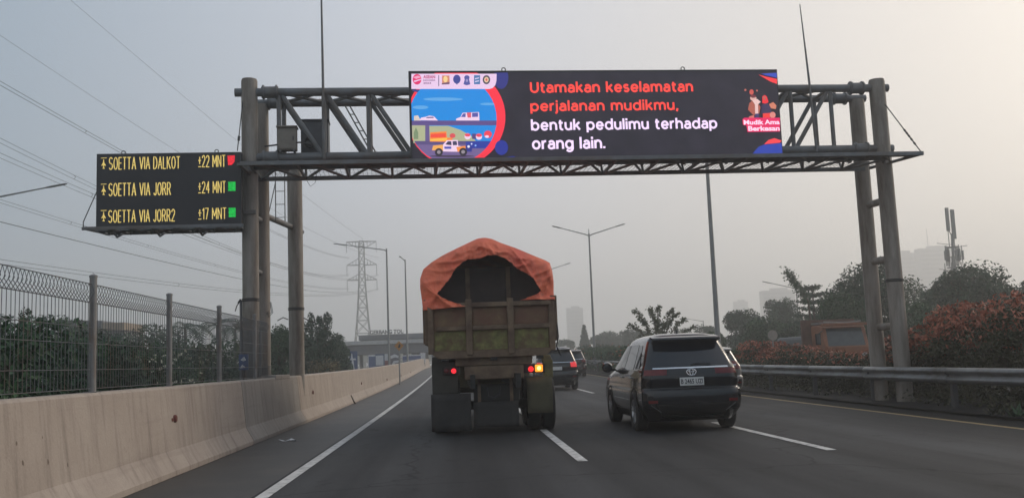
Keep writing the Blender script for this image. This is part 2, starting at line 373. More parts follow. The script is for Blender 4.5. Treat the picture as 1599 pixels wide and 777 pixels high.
def stroke_text(mb, txt, x0, x1, z0, z1, y, m=0, w=.18, gap=.26):
    """w = stroke width as a share of the letter height given by z0..z1"""
    cx = 0; ps = []; wi = []; wd = 0
    for ch in txt:
        gw, pl = GL[ch]; wd += ch == ' '
        for p in pl:
            run = [p[0]]                                       # sharp corners start a new stroke
            for k in range(1, len(p)):
                run.append(p[k])
                if k < len(p)-1:
                    ax, az = p[k][0]-p[k-1][0], p[k][1]-p[k-1][1]; bx, bz = p[k+1][0]-p[k][0], p[k+1][1]-p[k][1]
                    if (ax*bx + az*bz)/(math.hypot(ax, az)*math.hypot(bx, bz) + 1e-9) < .5: ps.append([(cx + a, b) for a, b in run]); run = [p[k]]
            ps.append([(cx + a, b) for a, b in run])
        wi += [wd]*(len(ps)-len(wi)); cx += gw + gap
    xs = [a for p in ps for a, b in p]; zs = [b for p in ps for a, b in p]
    hw = w*(z1-z0)/2
    kx = (x1-x0-2*hw)/(max(xs)-min(xs)); kz = (z1-z0-2*hw)/(max(zs)-min(zs))
    for i, p in enumerate(ps):
        q = [(x0 + hw + (a-min(xs))*kx, z0 + hw + (b-min(zs))*kz) for a, b in p]
        L, Rr = [], []
        n = len(q); closed = n > 3 and abs(q[0][0]-q[-1][0]) + abs(q[0][1]-q[-1][1]) < 1e-6
        for k in range(n):
            def nrm(a, b):
                dx, dz = b[0]-a[0], b[1]-a[1]; l = math.hypot(dx, dz) or 1; return (-dz/l, dx/l)
            if closed and k in (0, n-1): n1, n2 = nrm(q[n-2], q[0]), nrm(q[0], q[1])
            else: n1 = nrm(q[k-1], q[k]) if k else nrm(q[0], q[1]); n2 = nrm(q[k], q[k+1]) if k < n-1 else n1
            sx_, sz_ = n1[0]+n2[0], n1[1]+n2[1]; l2 = max(.35, (sx_*sx_+sz_*sz_)/2)
            ox, oz = sx_/l2*hw, sz_/l2*hw
            ex = 0
            if not closed and k in (0, n-1):                   # square stroke ends
                d = (n1[1], -n1[0]); sg = -1 if k == 0 else 1; ext = hw*.9
                c = (q[k][0] + d[0]*sg*ext*.55, q[k][1] + d[1]*sg*ext*.55)
            else: c = q[k]
            L.append((c[0]+ox, y - i*2e-5, c[1]+oz)); Rr.append((c[0]-ox, y - i*2e-5, c[1]-oz))
        (mb[wi[i]] if isinstance(mb, list) else mb).add(L + Rr, [(k, k+1, n+k+1, n+k) for k in range(n-1)], m)

# ------------------------------------------------------------------ ground, road, markings
def el(Y):
    """the road climbs gently ahead"""
    if Y <= 5: return 0.0
    if Y <= 100: return 8.5e-5*(Y-5)**2
    return 0.767 + 0.35*(1 - math.exp(-(Y-100)*0.0161/0.35))
YS = [-12, 0, 5] + list(range(10, 150, 5)) + list(range(150, 420, 20))
def strip(x0, x1, z, m, name, ys=None, nx=1):
    mb = MB(); ys = ys or YS
    mb.grid([[(x0(Y) + (x1(Y)-x0(Y))*k/nx, Y, z + el(Y)) for k in range(nx+1)] for Y in ys])
    return tag(mb.build(name, m), kind='structure')
g = MB(); g.grid([[(x, y, -0.03 + el(y)) for x in (-1400, -60, 60, 1400)] for y in [-40] + YS[1:] + [600, 1000, 1400]])
tag(g.build('ground', M['earth']), kind='structure')
strip(lambda Y: -4.2, lambda Y: 9.75, 0.0, M['asph'], 'road', nx=2)
strip(lambda Y: -4.2, lambda Y: -2.32, 0.004, M['should'], 'left_shoulder')
strip(lambda Y: 9.05, lambda Y: 9.75, 0.004, M['verge'], 'right_shoulder')
strip(lambda Y: 9.75, lambda Y: 13.6, 0.05, M['verge'], 'median_soil')
strip(lambda Y: 13.6, lambda Y: 25, 0.0, M['asph'], 'opposite_road')
strip(lambda Y: -2.27, lambda Y: -2.12, 0.009, M['white'], 'left_edge_line')
strip(lambda Y: 8.86, lambda Y: 8.99, 0.009, M['yellow'], 'right_edge_line')
mk = MB()
for x in (1.65, 5.1):
    for k in range(16):
        a = 13.3 + 11.8*k
        for j in range(4):
            y0, y1 = a + 6.2*j/4, a + 6.2*(j+1)/4
            mk.add([(x-0.07, y0, 0.009+el(y0)), (x+0.07, y0, 0.009+el(y0)), (x+0.07, y1, 0.009+el(y1)), (x-0.07, y1, 0.009+el(y1))], [(0, 1, 2, 3)])
tag(mk.build('lane_dashes', M['white']), kind='structure')

# ------------------------------------------------------------------ concrete barrier on the left, in cast lengths
def bar_face(z): return -4.02 - 0.10*(z - 0.33)/0.88 if z > 0.33 else -3.88 - 0.14*max(0, z-0.08)/0.25
def bar_at(u, v):
    z = 0.8
    for _ in range(6):
        d = ROT @ _ray(u, v); X = bar_face(z); p = Vector((0, 0, CAM_H)) + d*(X/d.x); z = min(1.2, max(0.1, p.z - el(p.y)))
    return p
def barrier(y0, y1, m, label, refl=(), holes=(), bump=None):
    root = thing('concrete_barrier', label, 'barrier', (-4.1, y0, 0), 0, 'concrete barrier lengths along the left shoulder')
    prof = [(-3.88, 0.004), (-3.88, 0.08), (-4.02, 0.33), (-4.11, 1.18), (-4.14, 1.21), (-4.45, 1.21), (-4.50, 0.004)]
    n = max(2, int((y1-y0)/3)); mb = MB(); ox = -4.1
    rows = []
    for i in range(n+1):
        y = y0 + (y1-y0)*i/n
        rows.append([(x - ox, y - y0, z + el(y)) for x, z in prof])
    mb.grid(rows, loop=True); k = len(prof)
    mb.f.append(tuple(range(k))); mb.m.append(0); mb.f.append(tuple(n*k + j for j in range(k))); mb.m.append(0)
    if bump:
        mb.box((-4.30 - ox, (bump[0]+bump[1])/2 - y0, 1.24), (0.40, bump[1]-bump[0], 0.10))
    body = mb.build('wall', [m, M['stainmark']], root, bevel=0.012)
    for (u, v, r) in refl:
        p = bar_at(u, v); q = MB()
        q.lathe([(0.001, 0.035), (r*0.8, 0.035), (r, 0.02), (r, -0.03)], (p.x - ox, p.y - y0, p.z), 'X', 16)
        q.box((p.x - ox + 0.004, p.y - y0 - r*1.6, p.z - 0.01), (0.02, r*1.8, r*0.8))
        q.build('reflector', M['rust'], root, smooth=True)
    if holes:
        q = MB()
        for (u, v, r) in holes:
            p = bar_at(u, v); y_ = p.y - y0
            q.add([(p.x - ox + 0.004 - 0.10*(dz)/0.88, y_ + dy, p.z + dz) for dy, dz in [(r*math.cos(a)*rnd.uniform(.7, 1.2), r*1.25*math.sin(a)*rnd.uniform(.7, 1.3)) for a in [i*0.7854 for i in range(8)]]], [tuple(range(8))])
        q.build('rust_stain', M['stainmark'], root)
    return root
HO = [(x/2.284, 560 + y/2.284, r) for x, y, r in ((70,198,.028),(183,187,.024),(281,176,.022),(317,176,.03),(370,168,.02),(447,155,.025),(514,143,.022),(574,137,.022),(680,126,.022),(80,370,.025),(170,366,.02),(58,300,.018),(240,377,.016),(42,235,.015),(630,405,.03),(150,280,.012))]
barrier(-4, 18.78, M['conc'], 'longest tan concrete barrier nearest the camera, under the wire fence, with one big rusty reflector', [(272, 653, 0.055)], HO)
barrier(18.82, 25.2, M['conc2'], 'short grey concrete barrier length at the foot of the steel columns', (), (), (22.3, 24.1))
barrier(25.23, 46, M['conc'], 'tan concrete barrier just past the steel columns, with two rusty reflectors', [(488, 612, 0.055), (564, 598, 0.055)])
barrier(46.03, 76, M['conc'], 'tan concrete barrier length behind the orange warning sign', [(604, 592, 0.06), (626, 586, 0.06)])
barrier(76.03, 140, M['conc'], 'farthest tan concrete barrier, running out behind the truck', [(641, 581, 0.07)])

# ------------------------------------------------------------------ mesh fence on the barrier
def mesh_fence():
    X0 = -4.28; ys = [8.4, 11.7, 14.75, 17.8, 20.9]
    root = thing('mesh_fence', 'grey welded wire fence with rolled top standing on the tan concrete barrier', 'fence', (X0, 5.3, 1.2))
    for y in ys:
        q = MB(); q.tube([(0, y-5.3, 0), (0, y-5.3, 1.36)], 0.043, 12)
        q.lathe([(0.048, 1.36), (0.048, 1.385), (0.02, 1.40)], (0, y-5.3, 0), 'Z', 12)
        q.box((0, y-5.3, 0.012), (0.16, 0.16, 0.024)); q.build('post', M['post'], root, smooth=True)
    ends = [5.3] + ys + [22.3]
    for a, b in zip(ends, ends[1:]):
        q = MB(); L = b - a; n = int(L/0.095); z0, z1, z2 = 0.06, 1.06, 1.28
        yy = [a - 5.3 + 0.05 + (L-0.1)*i/n for i in range(n+1)]
        for i, y in enumerate(yy):
            q.tube([(0, y, z0), (0, y + 0.012*math.sin(i*1.7), (z0+z1)/2), (0, y, z1)], 0.0042, 4, cap=False)
        for i in range(n):          # rolled triangular top: wires cross from front to back
            q.tube([(0, yy[i], z1), (0.05, (yy[i]+yy[i+1])/2, (z1+z2)/2), (0.0, yy[i+1], z2)], 0.0042, 4, cap=False)
            q.tube([(0, yy[i+1], z1), (-0.05, (yy[i]+yy[i+1])/2, (z1+z2)/2), (0.0, yy[i], z2)], 0.0042, 4, cap=False)
        for z in (z0, 0.28, 0.58, 0.77, z1, z2):
            q.tube([(0, yy[0], z), (0, yy[-1], z)], 0.006 if z in (z1, z2) else 0.0045, 4, cap=False)
        q.build('wire_panel', M['fence'], root)
mesh_fence()

# ------------------------------------------------------------------ guardrail on the right
def guardrail():
    root = thing('guardrail', 'galvanised steel guardrail along the right edge of the road', 'guardrail', (10.25, 0, 0))
    prof = [(0.07, 0.895), (0.0, 0.885), (-0.05, 0.84), (-0.05, 0.80), (0.03, 0.755), (0.03, 0.715), (-0.05, 0.67), (-0.05, 0.63), (0.0, 0.585), (0.03, 0.565)]
    ys = [4 + 4*i for i in range(34)]
    for i in range(len(ys)-1):
        q = MB(); sub = [ys[i] + (ys[i+1]-ys[i]+0.15)*k/3 for k in range(4)]
        q.grid([[(x + (0.004 if i % 2 else 0), y, z + el(y)) for x, z in prof] for y in sub])
        o = q.build('rail_beam', M['galv'], root, smooth='all')
        s = o.modifiers.new('thick', 'SOLIDIFY'); s.thickness = 0.008
    for y in ys:
        q = MB(); q.box((0.13, y, 0.44 + el(y)), (0.10, 0.12, 0.86)); q.box((0.055, y, 0.74 + el(y)), (0.06, 0.1, 0.24))
        q.build('post', M['postdark'], root)
guardrail()

# ------------------------------------------------------------------ sign gantry
def gantry():
    root = thing('sign_gantry', 'grey steel truss gantry spanning the whole road on pairs of round columns', 'gantry', (0, G_Y, 0), G_TH)
    def colm(p0, p1, r, band=True):
        q = MB(); q.tube([p0, p1], r, 28); q.tube([(p1[0], p1[1], p1[2]), (p1[0], p1[1], p1[2]+0.04)], r*0.93, 28)
        o = q.build('column', M['pillar'], root, smooth=True)
        return o
    xb = gp(409.5, 420, .95)[0]; xc = gp(461.5, 400, 3.8)[0]
    def leaning(u0, v0, u1, v1, dd, top):
        (xa_, za_), (xb_, zb_) = gp(u0, v0, dd), gp(u1, v1, dd); k_ = (xa_-xb_)/(za_-zb_)
        f = lambda z: xb_ + k_*(z-zb_)
        return f
    fd, fe = leaning(1370, 145, 1403, 506, 0, 8), leaning(1338, 165, 1366, 506, .95, 7.75)
    a = colm((-4.65, 0, 0), (-4.65, 0, 8.10), 0.185); b = colm((xb, 0.95, 0), (xb, 0.95, 7.75), 0.18)
    c = colm((xc, 3.8, 0), (xc, 3.8, 6.75), 0.20)
    d = colm((fd(0), 0, 0), (fd(8.0), 0, 8.0), 0.195); e_ = colm((fe(0), 0.95, 0), (fe(7.75), 0.95, 7.75), 0.19)
    for o, x, y, r in ((a, -4.65, 0, .19), (c, xc, 3.8, .205), (d, fd(3.0), 0, .202)):
        q = MB()
        for z in (2.98, 3.02): q.lathe([(r-.02, z-.02), (r+.012, z-.012), (r+.012, z+.012), (r-.02, z+.02)], (x, y, 0), 'Z', 24)
        q.build('cable_band', M['cable'], o, smooth=True)
    for o, x, y, r in ((a, -4.65, 0, .185), (b, xb, .95, .18)):
        q = MB(); q.lathe([(r, .3), (r+.006, .31), (r+.006, 2.30 if y == 0 else 1.5), (r, 2.31 if y == 0 else 1.51)], (x, y, 0), 'Z', 28)
        q.build('dark_wrap', mat('dark_column_wrap', (0.10, 0.093, 0.085), 0.7, 0, 0.2, 3, stain=(0.06, 0.055, 0.05)), o, smooth=True)
    q = MB(); q.tube([(-4.86, -0.06, 1.2), (-4.86, -0.06, 3.0)], 0.03, 8); q.tube([(-4.44, -0.1, 0.9), (-4.43, -0.1, 2.35)], 0.025, 8)
    q.build('conduit', M['steel'], root, smooth=True)
    q = MB()                                                   # tangle of spare cable on the band
    for k in range(2):
        q.tube([(-4.44 + 0.03*k, 0.9, 2.98), (-4.40 + .03*k, 0.8, 2.7 - .06*k), (-4.30 + .03*k, 0.8, 2.75), (-4.34 + 0.02*k, 0.85, 3.0)], 0.008, 5)
    q.tube([(-4.86, -0.1, 3.0), (-4.95, -0.1, 2.86), (-4.98, -0.1, 2.75)], 0.012, 5); q.tube([(-4.86, -0.1, 3.02), (-4.92, -0.1, 2.93)], 0.02, 5)
    q.tube([(xc-.2, 3.7, 2.72), (xc-.33, 3.7, 2.78), (xc-.48, 3.7, 2.70)], 0.014, 5); q.tube([(xc+.2, 3.7, 2.75), (xc+.37, 3.7, 2.66), (xc+.49, 3.7, 2.62)], 0.014, 5)
    q.build('cable', M['cable'], root)
    q = MB()
    for z in (5.15,): q.tube([(-4.66, .7, z), (xc - .02, 4.1, z + .05), (xc + .06, 4.85, z+.06)], 0.075, 12)
    q.tube([(-4.65, 0, 4.95), (xb, 0.95, 4.95)], 0.07, 10); q.tube([(-4.65, 0, 3.7), (xb, 0.95, 3.7)], 0.06, 10)
    q.build('brace', M['steel'], root, smooth=True)
    for z in (5.0, 3.55, 1.9):
        q = MB(); q.tube([(fd(z), 0, z), (fe(z), 0.95, z)], 0.09, 10); q.build('brace', M['pillar'], root, smooth=True)
    ZT, ZB, D = 7.83, 6.29, 0.95
    for (y, z, r) in ((0, ZT, .098), (D, ZT, .095), (0, ZB, .095), (D, ZB, .095)):
        q = MB(); q.tube([(-4.98 if y == 0 else -4.8, y, z), ((10.98 if y == 0 else 10.85), y, z)], r, 14)
        for x in (-4.18, 10.15): q.tube([(x-.19, y, z), (x+.19, y, z)], r*1.4, 14)
        for x in (-4.33, -4.03, 10.0, 10.3): q.tube([(x-.018, y, z), (x+.018, y, z)], r*1.75, 14)
        q.build('chord', M['steel'], root, smooth=True)
    P = 1.034; X = [-3.98 + P*i for i in range(14)]
    for y in (0, D):
        for x in X:
            q = MB(); q.tube([(x, y, ZB), (x, y, ZT)], 0.055, 8); q.build('truss_post', M['steel'], root, smooth=True)
        for i in range(13):
            q = MB()
            if i < 7: q.tube([(X[i]+.06, y, ZT-.05), (X[i+1]-.06, y, ZB+.05)], 0.055, 8)
            else: q.tube([(X[i]+.06, y, ZB+.05), (X[i+1]-.06, y, ZT-.05)], 0.055, 8)
            q.build('truss_diagonal', M['steel'], root, smooth=True)
    for z, r in ((ZT, .042), (ZB, .042)):
        q = MB()
        for i in range(13):
            q.tube([(X[i], 0, z), (X[i+1], D, z)], r, 7); q.tube([(X[i], D, z+.01), (X[i+1], 0, z+.01)], r, 7)
        for x in X: q.tube([(x, 0, z), (x, D, z)], r, 7)
        q.build('truss_bracing', M['steel'], root, smooth=True)
    # service walkway in front of and below the truss
    q = MB()
    q.box((3.24, -1.0, 5.94), (15.9, 0.07, 0.09)); q.box((3.0, -0.50, 5.93), (15.2, 0.06, 0.08)); q.box((3.0, 0.78, 5.93), (15.2, 0.07, 0.09))
    q.build('walkway_beam', M['steel'], root)
    q = MB()
    for k in range(48): q.box((-4.55 + 15.6*(k+.5)/48, -0.75, 5.965), (15.6/48 - .02, 0.42, 0.02))
    q.build('walkway_grating', M['steel'], root)
    q = MB()
    xs = [-4.5 + 1.034*i for i in range(16)]
    for i in range(15):
        q.tube([(xs[i], .78, 5.91), (xs[i]+.5, -.50, 5.91)], 0.033, 6); q.tube([(xs[i]+.5, -.50, 5.91), (xs[i+1], .78, 5.91)], 0.033, 6)
        q.box((xs[i], -.11, 5.92), (0.05, 1.78, 0.06)); q.tube([(xs[i], .76, 5.93), (xs[i], D, ZB)], .03, 6); q.tube([(xs[i], -.05, 5.93), (xs[i], 0, ZB)], .03, 6)
        q.tube([(xs[i]+.25, -.95, 5.92), (xs[i]+.75, -.3, 5.92)], .03, 6)
    for s, x0, x1 in ((-1, -4.6, -4.75), (1, 10.6, 11.15)): q.tube([(x0, .5, 5.9), (x1, -.98, 5.93)], .04, 6); q.tube([(x0, 0., 5.86), (x1, -.98, 5.93)], .03, 6)
    q.build('walkway_bracing', M['steel'], root)
    q = MB()
    for k in range(150): x = -4.4 + 15*k/149; q.box((x, .14, 5.955), (.006, 1.2, .006))
    for k in range(7): q.box((3.1, -.35 + .16*k, 5.952), (15, .006, .006))
    q.build('walkway_netting', M['steel'], root)
    q = MB(); q.tube([(10.72, -.02, 7.62), (11.14, -0.98, 6.0)], 0.013, 6)
    for t in (.62, .67, .72, .78, .85): q.tube([(10.72 + .42*t, -.02 - .96*t, 7.62 - 1.62*t), (10.72 + .42*(t+.03), -.02 - .96*(t+.03), 7.62 - 1.62*(t+.03))], .026, 6)
    q.build('stay_cable', M['cable'], root)
    q = MB(); q.tube([(-4.78, -.1, 7.65), (-4.86, -.42, 6.36)], 0.012, 6); q.tube([(-4.84, -.3, 6.72), (-4.845, -.33, 6.62)], 0.03, 6)
    q.build('stay_cable', M['cable'], root)
    q = MB(); q.tube([(-2.95, -.12, 6.2), (-2.95, -.12, 8.4), (-2.96, -.12, 11.2)], [.035, .03, .016], 8); q.build('lightning_rod', M['steel'], root, smooth=True)
    q = MB(); q.tube([(8.95, -.12, 6.2), (8.89, -.12, 8.0), (8.80, -.12, 9.95)], [.035, .03, .012], 8); q.build('lightning_rod', M['steel'], root, smooth=True)
    q = MB(); l0, l1 = (-2.48, .5, 7.62), (-1.85, .5, 6.4)
    for o in (0, .11): q.tube([(l0[0]+o, .5, l0[2]), (l1[0]+o, .5, l1[2])], .018, 6)
    for k in range(7):
        t = k/6; q.tube([(l0[0]+(l1[0]-l0[0])*t, .5, l0[2]+(l1[2]-l0[2])*t), (l0[0]+(l1[0]-l0[0])*t+.11, .5, l0[2]+(l1[2]-l0[2])*t)], .013, 6)
    q.build('ladder', M['steel'], root)
    q = MB()
    for x in (-4.22, -4.0): q.tube([(x, 1.1, 4.95), (x, 1.1, 6.2)], .013, 6)
    for k in range(4): q.tube([(-4.22, 1.1, 5.05 + .32*k), (-4.0, 1.1, 5.05 + .32*k)], .009, 6)
    q.tube([(-4.4, 1.0, 5.0), (-4.22, 1.1, 5.9)], .012, 6)
    q.build('ladder', M['steel'], root)
    q = MB(); q.tube([(-3.35, -.05, 5.92), (-3.36, -.05, 5.72), (-3.28, -.05, 5.58), (-3.17, -.05, 5.66), (-3.13, -.05, 5.92)], .006, 5)
    q.tube([(-4.3, -.12, 6.52), (-3.9, -.14, 6.56), (-3.5, -.14, 6.6), (-3.2, -.14, 6.54)], .02, 6)
    q.build('cable', M['cable'], root)
gantry()
def cabinet(lab, x0, x1, z0, z1, d0, d1, m):
    r = thing('equipment_cabinet', lab, 'cabinet', (0, G_Y, 0), G_TH)
    q = MB(); q.box(((x0+x1)/2, (d0+d1)/2, (z0+z1)/2), (x1-x0, d1-d0, z1-z0)); q.build('case', m, r, bevel=.012)
    q = MB(); q.box(((x0+x1)/2, (d0+d1)/2 - .02, z1 + .012), (x1-x0+.05, d1-d0+.08, .035)); q.build('lid', m, r, bevel=.008)
    q = MB(); q.box(((x0+x1)/2, d0 - .008, (z0+z1)/2), (x1-x0-.05, .014, z1-z0-.06)); dr = q.build('door', m, r, bevel=.004)
    q = MB(); q.box((x1 - .07, d0 - .026, (z0+z1)/2), (.02, .025, .09)); q.build('handle', M['dark'], dr)
    for x in (x0 + .06, x1 - .06): q = MB(); q.box((x, (d0+d1)/2, z0 - .015), (.05, d1-d0, .03)); q.build('foot', M['steel'], r)
    return r
cabinet('small beige metal cabinet on the gantry beside the left column', -4.0, -3.57, 6.42, 6.95, -.18, .06, mat('beige_cabinet_paint', (.20, .18, .15), .55, 0, .12, 4, stain=(.12, .09, .07), stain_amt=.35))
c2 = cabinet('dark grey cabinet inside the gantry truss behind the lightning rod', -3.52, -2.88, 6.42, 7.22, .30, .72, mat('dark_cabinet_paint', (.075, .078, .085), .5, 0, .2, 4))
q = MB()
for k in range(5):
    q.tube([(-3.3 + .12*math.cos(a+k), .24 - .01*k, 6.68 + .13*math.sin(a+k)*(.7+.08*k)) for a in [i*.6 for i in range(9)]], .016, 5)
q.build('cable_coil', M['cable'], c2)
# ------------------------------------------------------------------ LED boards
def clip(poly, x0, x1, y0, y1):
    for ax, lim, sg in ((0, x0, 1), (0, x1, -1), (1, y0, 1), (1, y1, -1)):
        out = []
        for i in range(len(poly)):
            a, b = poly[i-1], poly[i]
            ia, ib = (a[ax]-lim)*sg >= 0, (b[ax]-lim)*sg >= 0
            if ia != ib:
                t = (lim-a[ax])/(b[ax]-a[ax]); out.append((a[0]+(b[0]-a[0])*t, a[1]+(b[1]-a[1])*t))
            if ib: out.append(b)
        poly = out
        if not poly: return []
    return poly
def ell(cx, cy_, rx, ry=None, n=40, a0=0, a1=360):
    ry = ry or rx
    return [(cx + rx*math.cos(R_(a0+(a1-a0)*i/n)), cy_ + ry*math.sin(R_(a0+(a1-a0)*i/n))) for i in range(n if a1-a0 == 360 else n+1)]

def big_board():
    D = -0.55
    root = thing('led_billboard', 'big black LED board on the gantry showing a four-line road safety message', 'LED billboard', (0, G_Y, 0), G_TH)
    x0 = (gp(639, 111, D)[0] + gp(640, 255, D)[0])/2; x1 = (gp(1215, 108, D)[0] + gp(1222, 248, D)[0])/2
    z1 = (gp(639, 111, D)[1] + gp(1215, 108, D)[1])/2; z0 = 5.985
    q = MB(); q.box(((x0+x1)/2, D + .14, (z0+z1)/2), (x1-x0, .27, z1-z0)); q.build('housing', M['dark'], root, bevel=.01)
    for u in (787, 1068):
        q = MB(); x = gp(u, 107, D)[0]
        q.tube([(x + .045*math.cos(a), D+.1, z1 + .05 + .045*math.sin(a)) for a in [i*.5236 for i in range(13)]], .013, 6); q.box((x, D+.1, z1+.005), (.12, .06, .02))
        q.build('lifting_eye', M['steel'], root)
    sc = MB(); sc.flat([(x0+.045, z0+.02), (x1-.03, z0+.02), (x1-.03, z1-.05), (x0+.045, z1-.05)], D - .004)
    screen = sc.build('screen', emi('led_screen_ground', S(44, 40, 52), 0.8, 2.0), root)
    xa, xb, za, zb = x0+.05, x1-.035, z0+.024, z1-.055
    def px(pts): return clip([gp(u, v, D) for u, v in pts], xa, xb, za, zb)
    A = lambda x, y: (630 + x/4.855, 100 + y/4.855)
    B = lambda x, y: (1120 + x/4.858, 100 + y/4.858)
    def layer(name, shapes, lift):
        cols = []; mb = MB()
        for c, pts in shapes:
            if c not in cols: cols.append(c)
            pl = px(pts)
            if len(pl) > 2:
                lift += .0006
                mb.flat(pl, D - lift, cols.index(c))
        return mb.build(name, [emi('led_light', S(*c), 1.0) for c in cols], screen)
    a = lambda pts: [A(x, y) for x, y in pts]; b = lambda pts: [B(x, y) for x, y in pts]
    inner = ell(372, 420, 335)
    cut = lambda y0, y1, xx0=-99, xx1=999: a(clip(inner, xx0, xx1, y0, y1))
    red, blue, dblue, sky_, white = (255, 52, 72), (40, 52, 150), (52, 54, 130), (26, 140, 226), (246, 214, 240)
    sh = [(dblue, a(ell(740, 105, 55, 85))), (red, a(ell(400, 405, 372))), (dblue, a([(68, 195), (235, 195), (190, 240), (68, 205)])),
          (sky_, a(inner)), ((96, 170, 232), a(clip(ell(300, 268, 150, 13), 100, 690, 0, 999))), ((96, 170, 232), a(ell(640, 305, 60, 10))), ((96, 170, 232), a(ell(130, 330, 60, 14))),
          ((178, 178, 150), cut(462, 600, -99, 190)), ((178, 182, 146), a([(75, 470), (340, 470), (430, 500), (520, 550), (560, 600), (75, 600)])),
          ((126, 146, 112), a([(78, 520), (95, 480), (112, 520), (112, 570), (78, 570)])),
          ((96, 78, 138), cut(430, 466)), ((104, 88, 140), a([(165, 464), (195, 464), (200, 605), (165, 605)])),
          ((116, 98, 148), cut(600, 999)), ((92, 78, 128), cut(585, 612)), ((44, 60, 160), a([(470, 590), (690, 585), (670, 640), (480, 640)])),
          ((222, 206, 196), a([(80, 395), (110, 390), (130, 430), (80, 430)])),
          (white, a([(120, 428), (135, 408), (170, 402), (195, 393), (230, 398), (262, 430)])), ((70, 70, 130), a([(180, 404), (225, 402), (232, 410), (170, 412)])),
          (white, a([(398, 430), (400, 416), (432, 404), (448, 372), (572, 366), (576, 430)])), ((226, 90, 110), a([(480, 370), (512, 368), (512, 408), (486, 408)])),
          ((90, 90, 170), a([(520, 372), (565, 370), (565, 402), (520, 404)])), ((90, 90, 170), a([(436, 404), (452, 378), (472, 376), (470, 404)])),
          ((252, 138, 58), a([(203, 520), (325, 512), (330, 560), (370, 560), (372, 592), (200, 590)])), ((246, 78, 58), a([(205, 532), (322, 526), (322, 556), (205, 560)])), ((255, 196, 82), a([(203, 570), (330, 562), (330, 584), (203, 584)])),
          ((222, 82, 90), a(ell(372, 545, 22, 18))),
          (white, a(ell(486, 550, 24))), ((240, 72, 96), a(ell(486, 540, 22, 12))), ((84, 66, 130), a([(520, 530), (550, 530), (550, 570), (520, 570)])), (white, a(ell(572, 552, 24))), ((240, 72, 96), a(ell(572, 542, 22, 13))), ((246, 66, 86), a(ell(640, 535, 30, 28))), (white, a(ell(632, 552, 16, 10))),
          ((70, 56, 80), a(ell(370, 700, 170, 8))),
          ((248, 176, 92), a([(215, 655), (225, 620), (310, 612), (320, 660)])), (white, a([(300, 612), (330, 580), (410, 578), (415, 622), (480, 632), (470, 668), (300, 665)])), ((60, 54, 84), a([(318, 612), (336, 588), (362, 588), (364, 618)])), ((70, 64, 96), a([(372, 588), (402, 586), (408, 616), (374, 618)])),
          ((250, 150, 70), a([(400, 632), (470, 622), (475, 655), (410, 668)])), ((50, 54, 140), a([(470, 618), (520, 628), (516, 668), (470, 664)])), ((70, 80, 180), a([(310, 628), (362, 628), (362, 645), (310, 645)])),
          ((48, 42, 54), a(ell(268, 670, 30))), ((48, 42, 54), a(ell(452, 668, 30))), ((150, 140, 150), a(ell(268, 670, 14))), ((150, 140, 150), a(ell(452, 668, 14))),
          ((230, 230, 250), a(ell(493, 628, 10))), ((150, 190, 250), a(ell(546, 620, 7))), ((230, 230, 250), a(ell(516, 608, 6)))]
    layer('picture_print', sh, .006)
    ring = [(red, a([(655, 200)] + [(372 + 335*math.cos(R_(t)), 420 + 335*math.sin(R_(t))) for t in range(-40, 65, 6)] + [(400 + 372*math.cos(R_(t)), 405 + 372*math.sin(R_(t))) for t in range(64, -42, -6)]))]
    head = ring + [((240, 208, 240), a([(60, 78), (705, 78), (704, 130), (695, 165), (675, 186), (650, 193), (60, 193)])), ((232, 40, 110), a(ell(103, 120, 33, 40))), ((246, 170, 204), a([(72, 104), (110, 92), (135, 104), (96, 118)])), ((240, 208, 240), a([(78, 132), (136, 116), (134, 124), (84, 142)])),
            ((110, 90, 130), a([(264, 90), (270, 90), (270, 172), (264, 172)])),
            ((216, 140, 110), a([(292, 92), (348, 92), (350, 150), (292, 152)])), ((250, 214, 150), a(ell(318, 120, 16, 24))), ((120, 84, 110), a([(290, 150), (350, 140), (348, 158), (290, 160)])),
            ((66, 72, 150), a(ell(404, 120, 28, 34))), ((66, 72, 150), a([(392, 145), (416, 145), (404, 162)])), ((84, 88, 160), a(ell(480, 108, 20, 18))), ((84, 88, 160), a([(464, 120), (496, 120), (506, 158), (480, 166), (454, 158)])), ((160, 150, 200), a(ell(480, 130, 9, 12))),
            ((70, 120, 176), a([(534, 90), (580, 90), (580, 158), (534, 158)])), ((220, 208, 240), a([(542, 112), (572, 106), (572, 114), (542, 122)])), ((220, 208, 240), a([(542, 134), (572, 128), (572, 136), (542, 144)])),
            ((70, 60, 80), a(ell(628, 124, 28, 34))), ((236, 206, 170), a(ell(628, 124, 17, 21))), ((226, 90, 90), a(ell(628, 124, 8, 10))),
            (blue, a(ell(742, 636, 50, 56))), (blue, a([(630, 748), (690, 720), (770, 710), (830, 700), (870, 715), (890, 748)])),
            ((60, 80, 190), b([(365, 90), (330, 78), (455, 70), (455, 110)])), ((250, 64, 70), b([(308, 84), (350, 96), (452, 118), (448, 155), (400, 138)])),
            ((44, 66, 170), b([(245, 730), (265, 680), (310, 630), (350, 614), (500, 600), (500, 730)])), ((252, 70, 78), b([(350, 612), (385, 578), (430, 565), (485, 584), (470, 600)]))]
    layer('ring_print', ring, .030)
    layer('corner_print', head[-6:-4], .034); layer('corner_print', head[-4:-2], .036); layer('corner_print', head[-2:], .038)
    layer('logo_print', head[1:-6], .034)
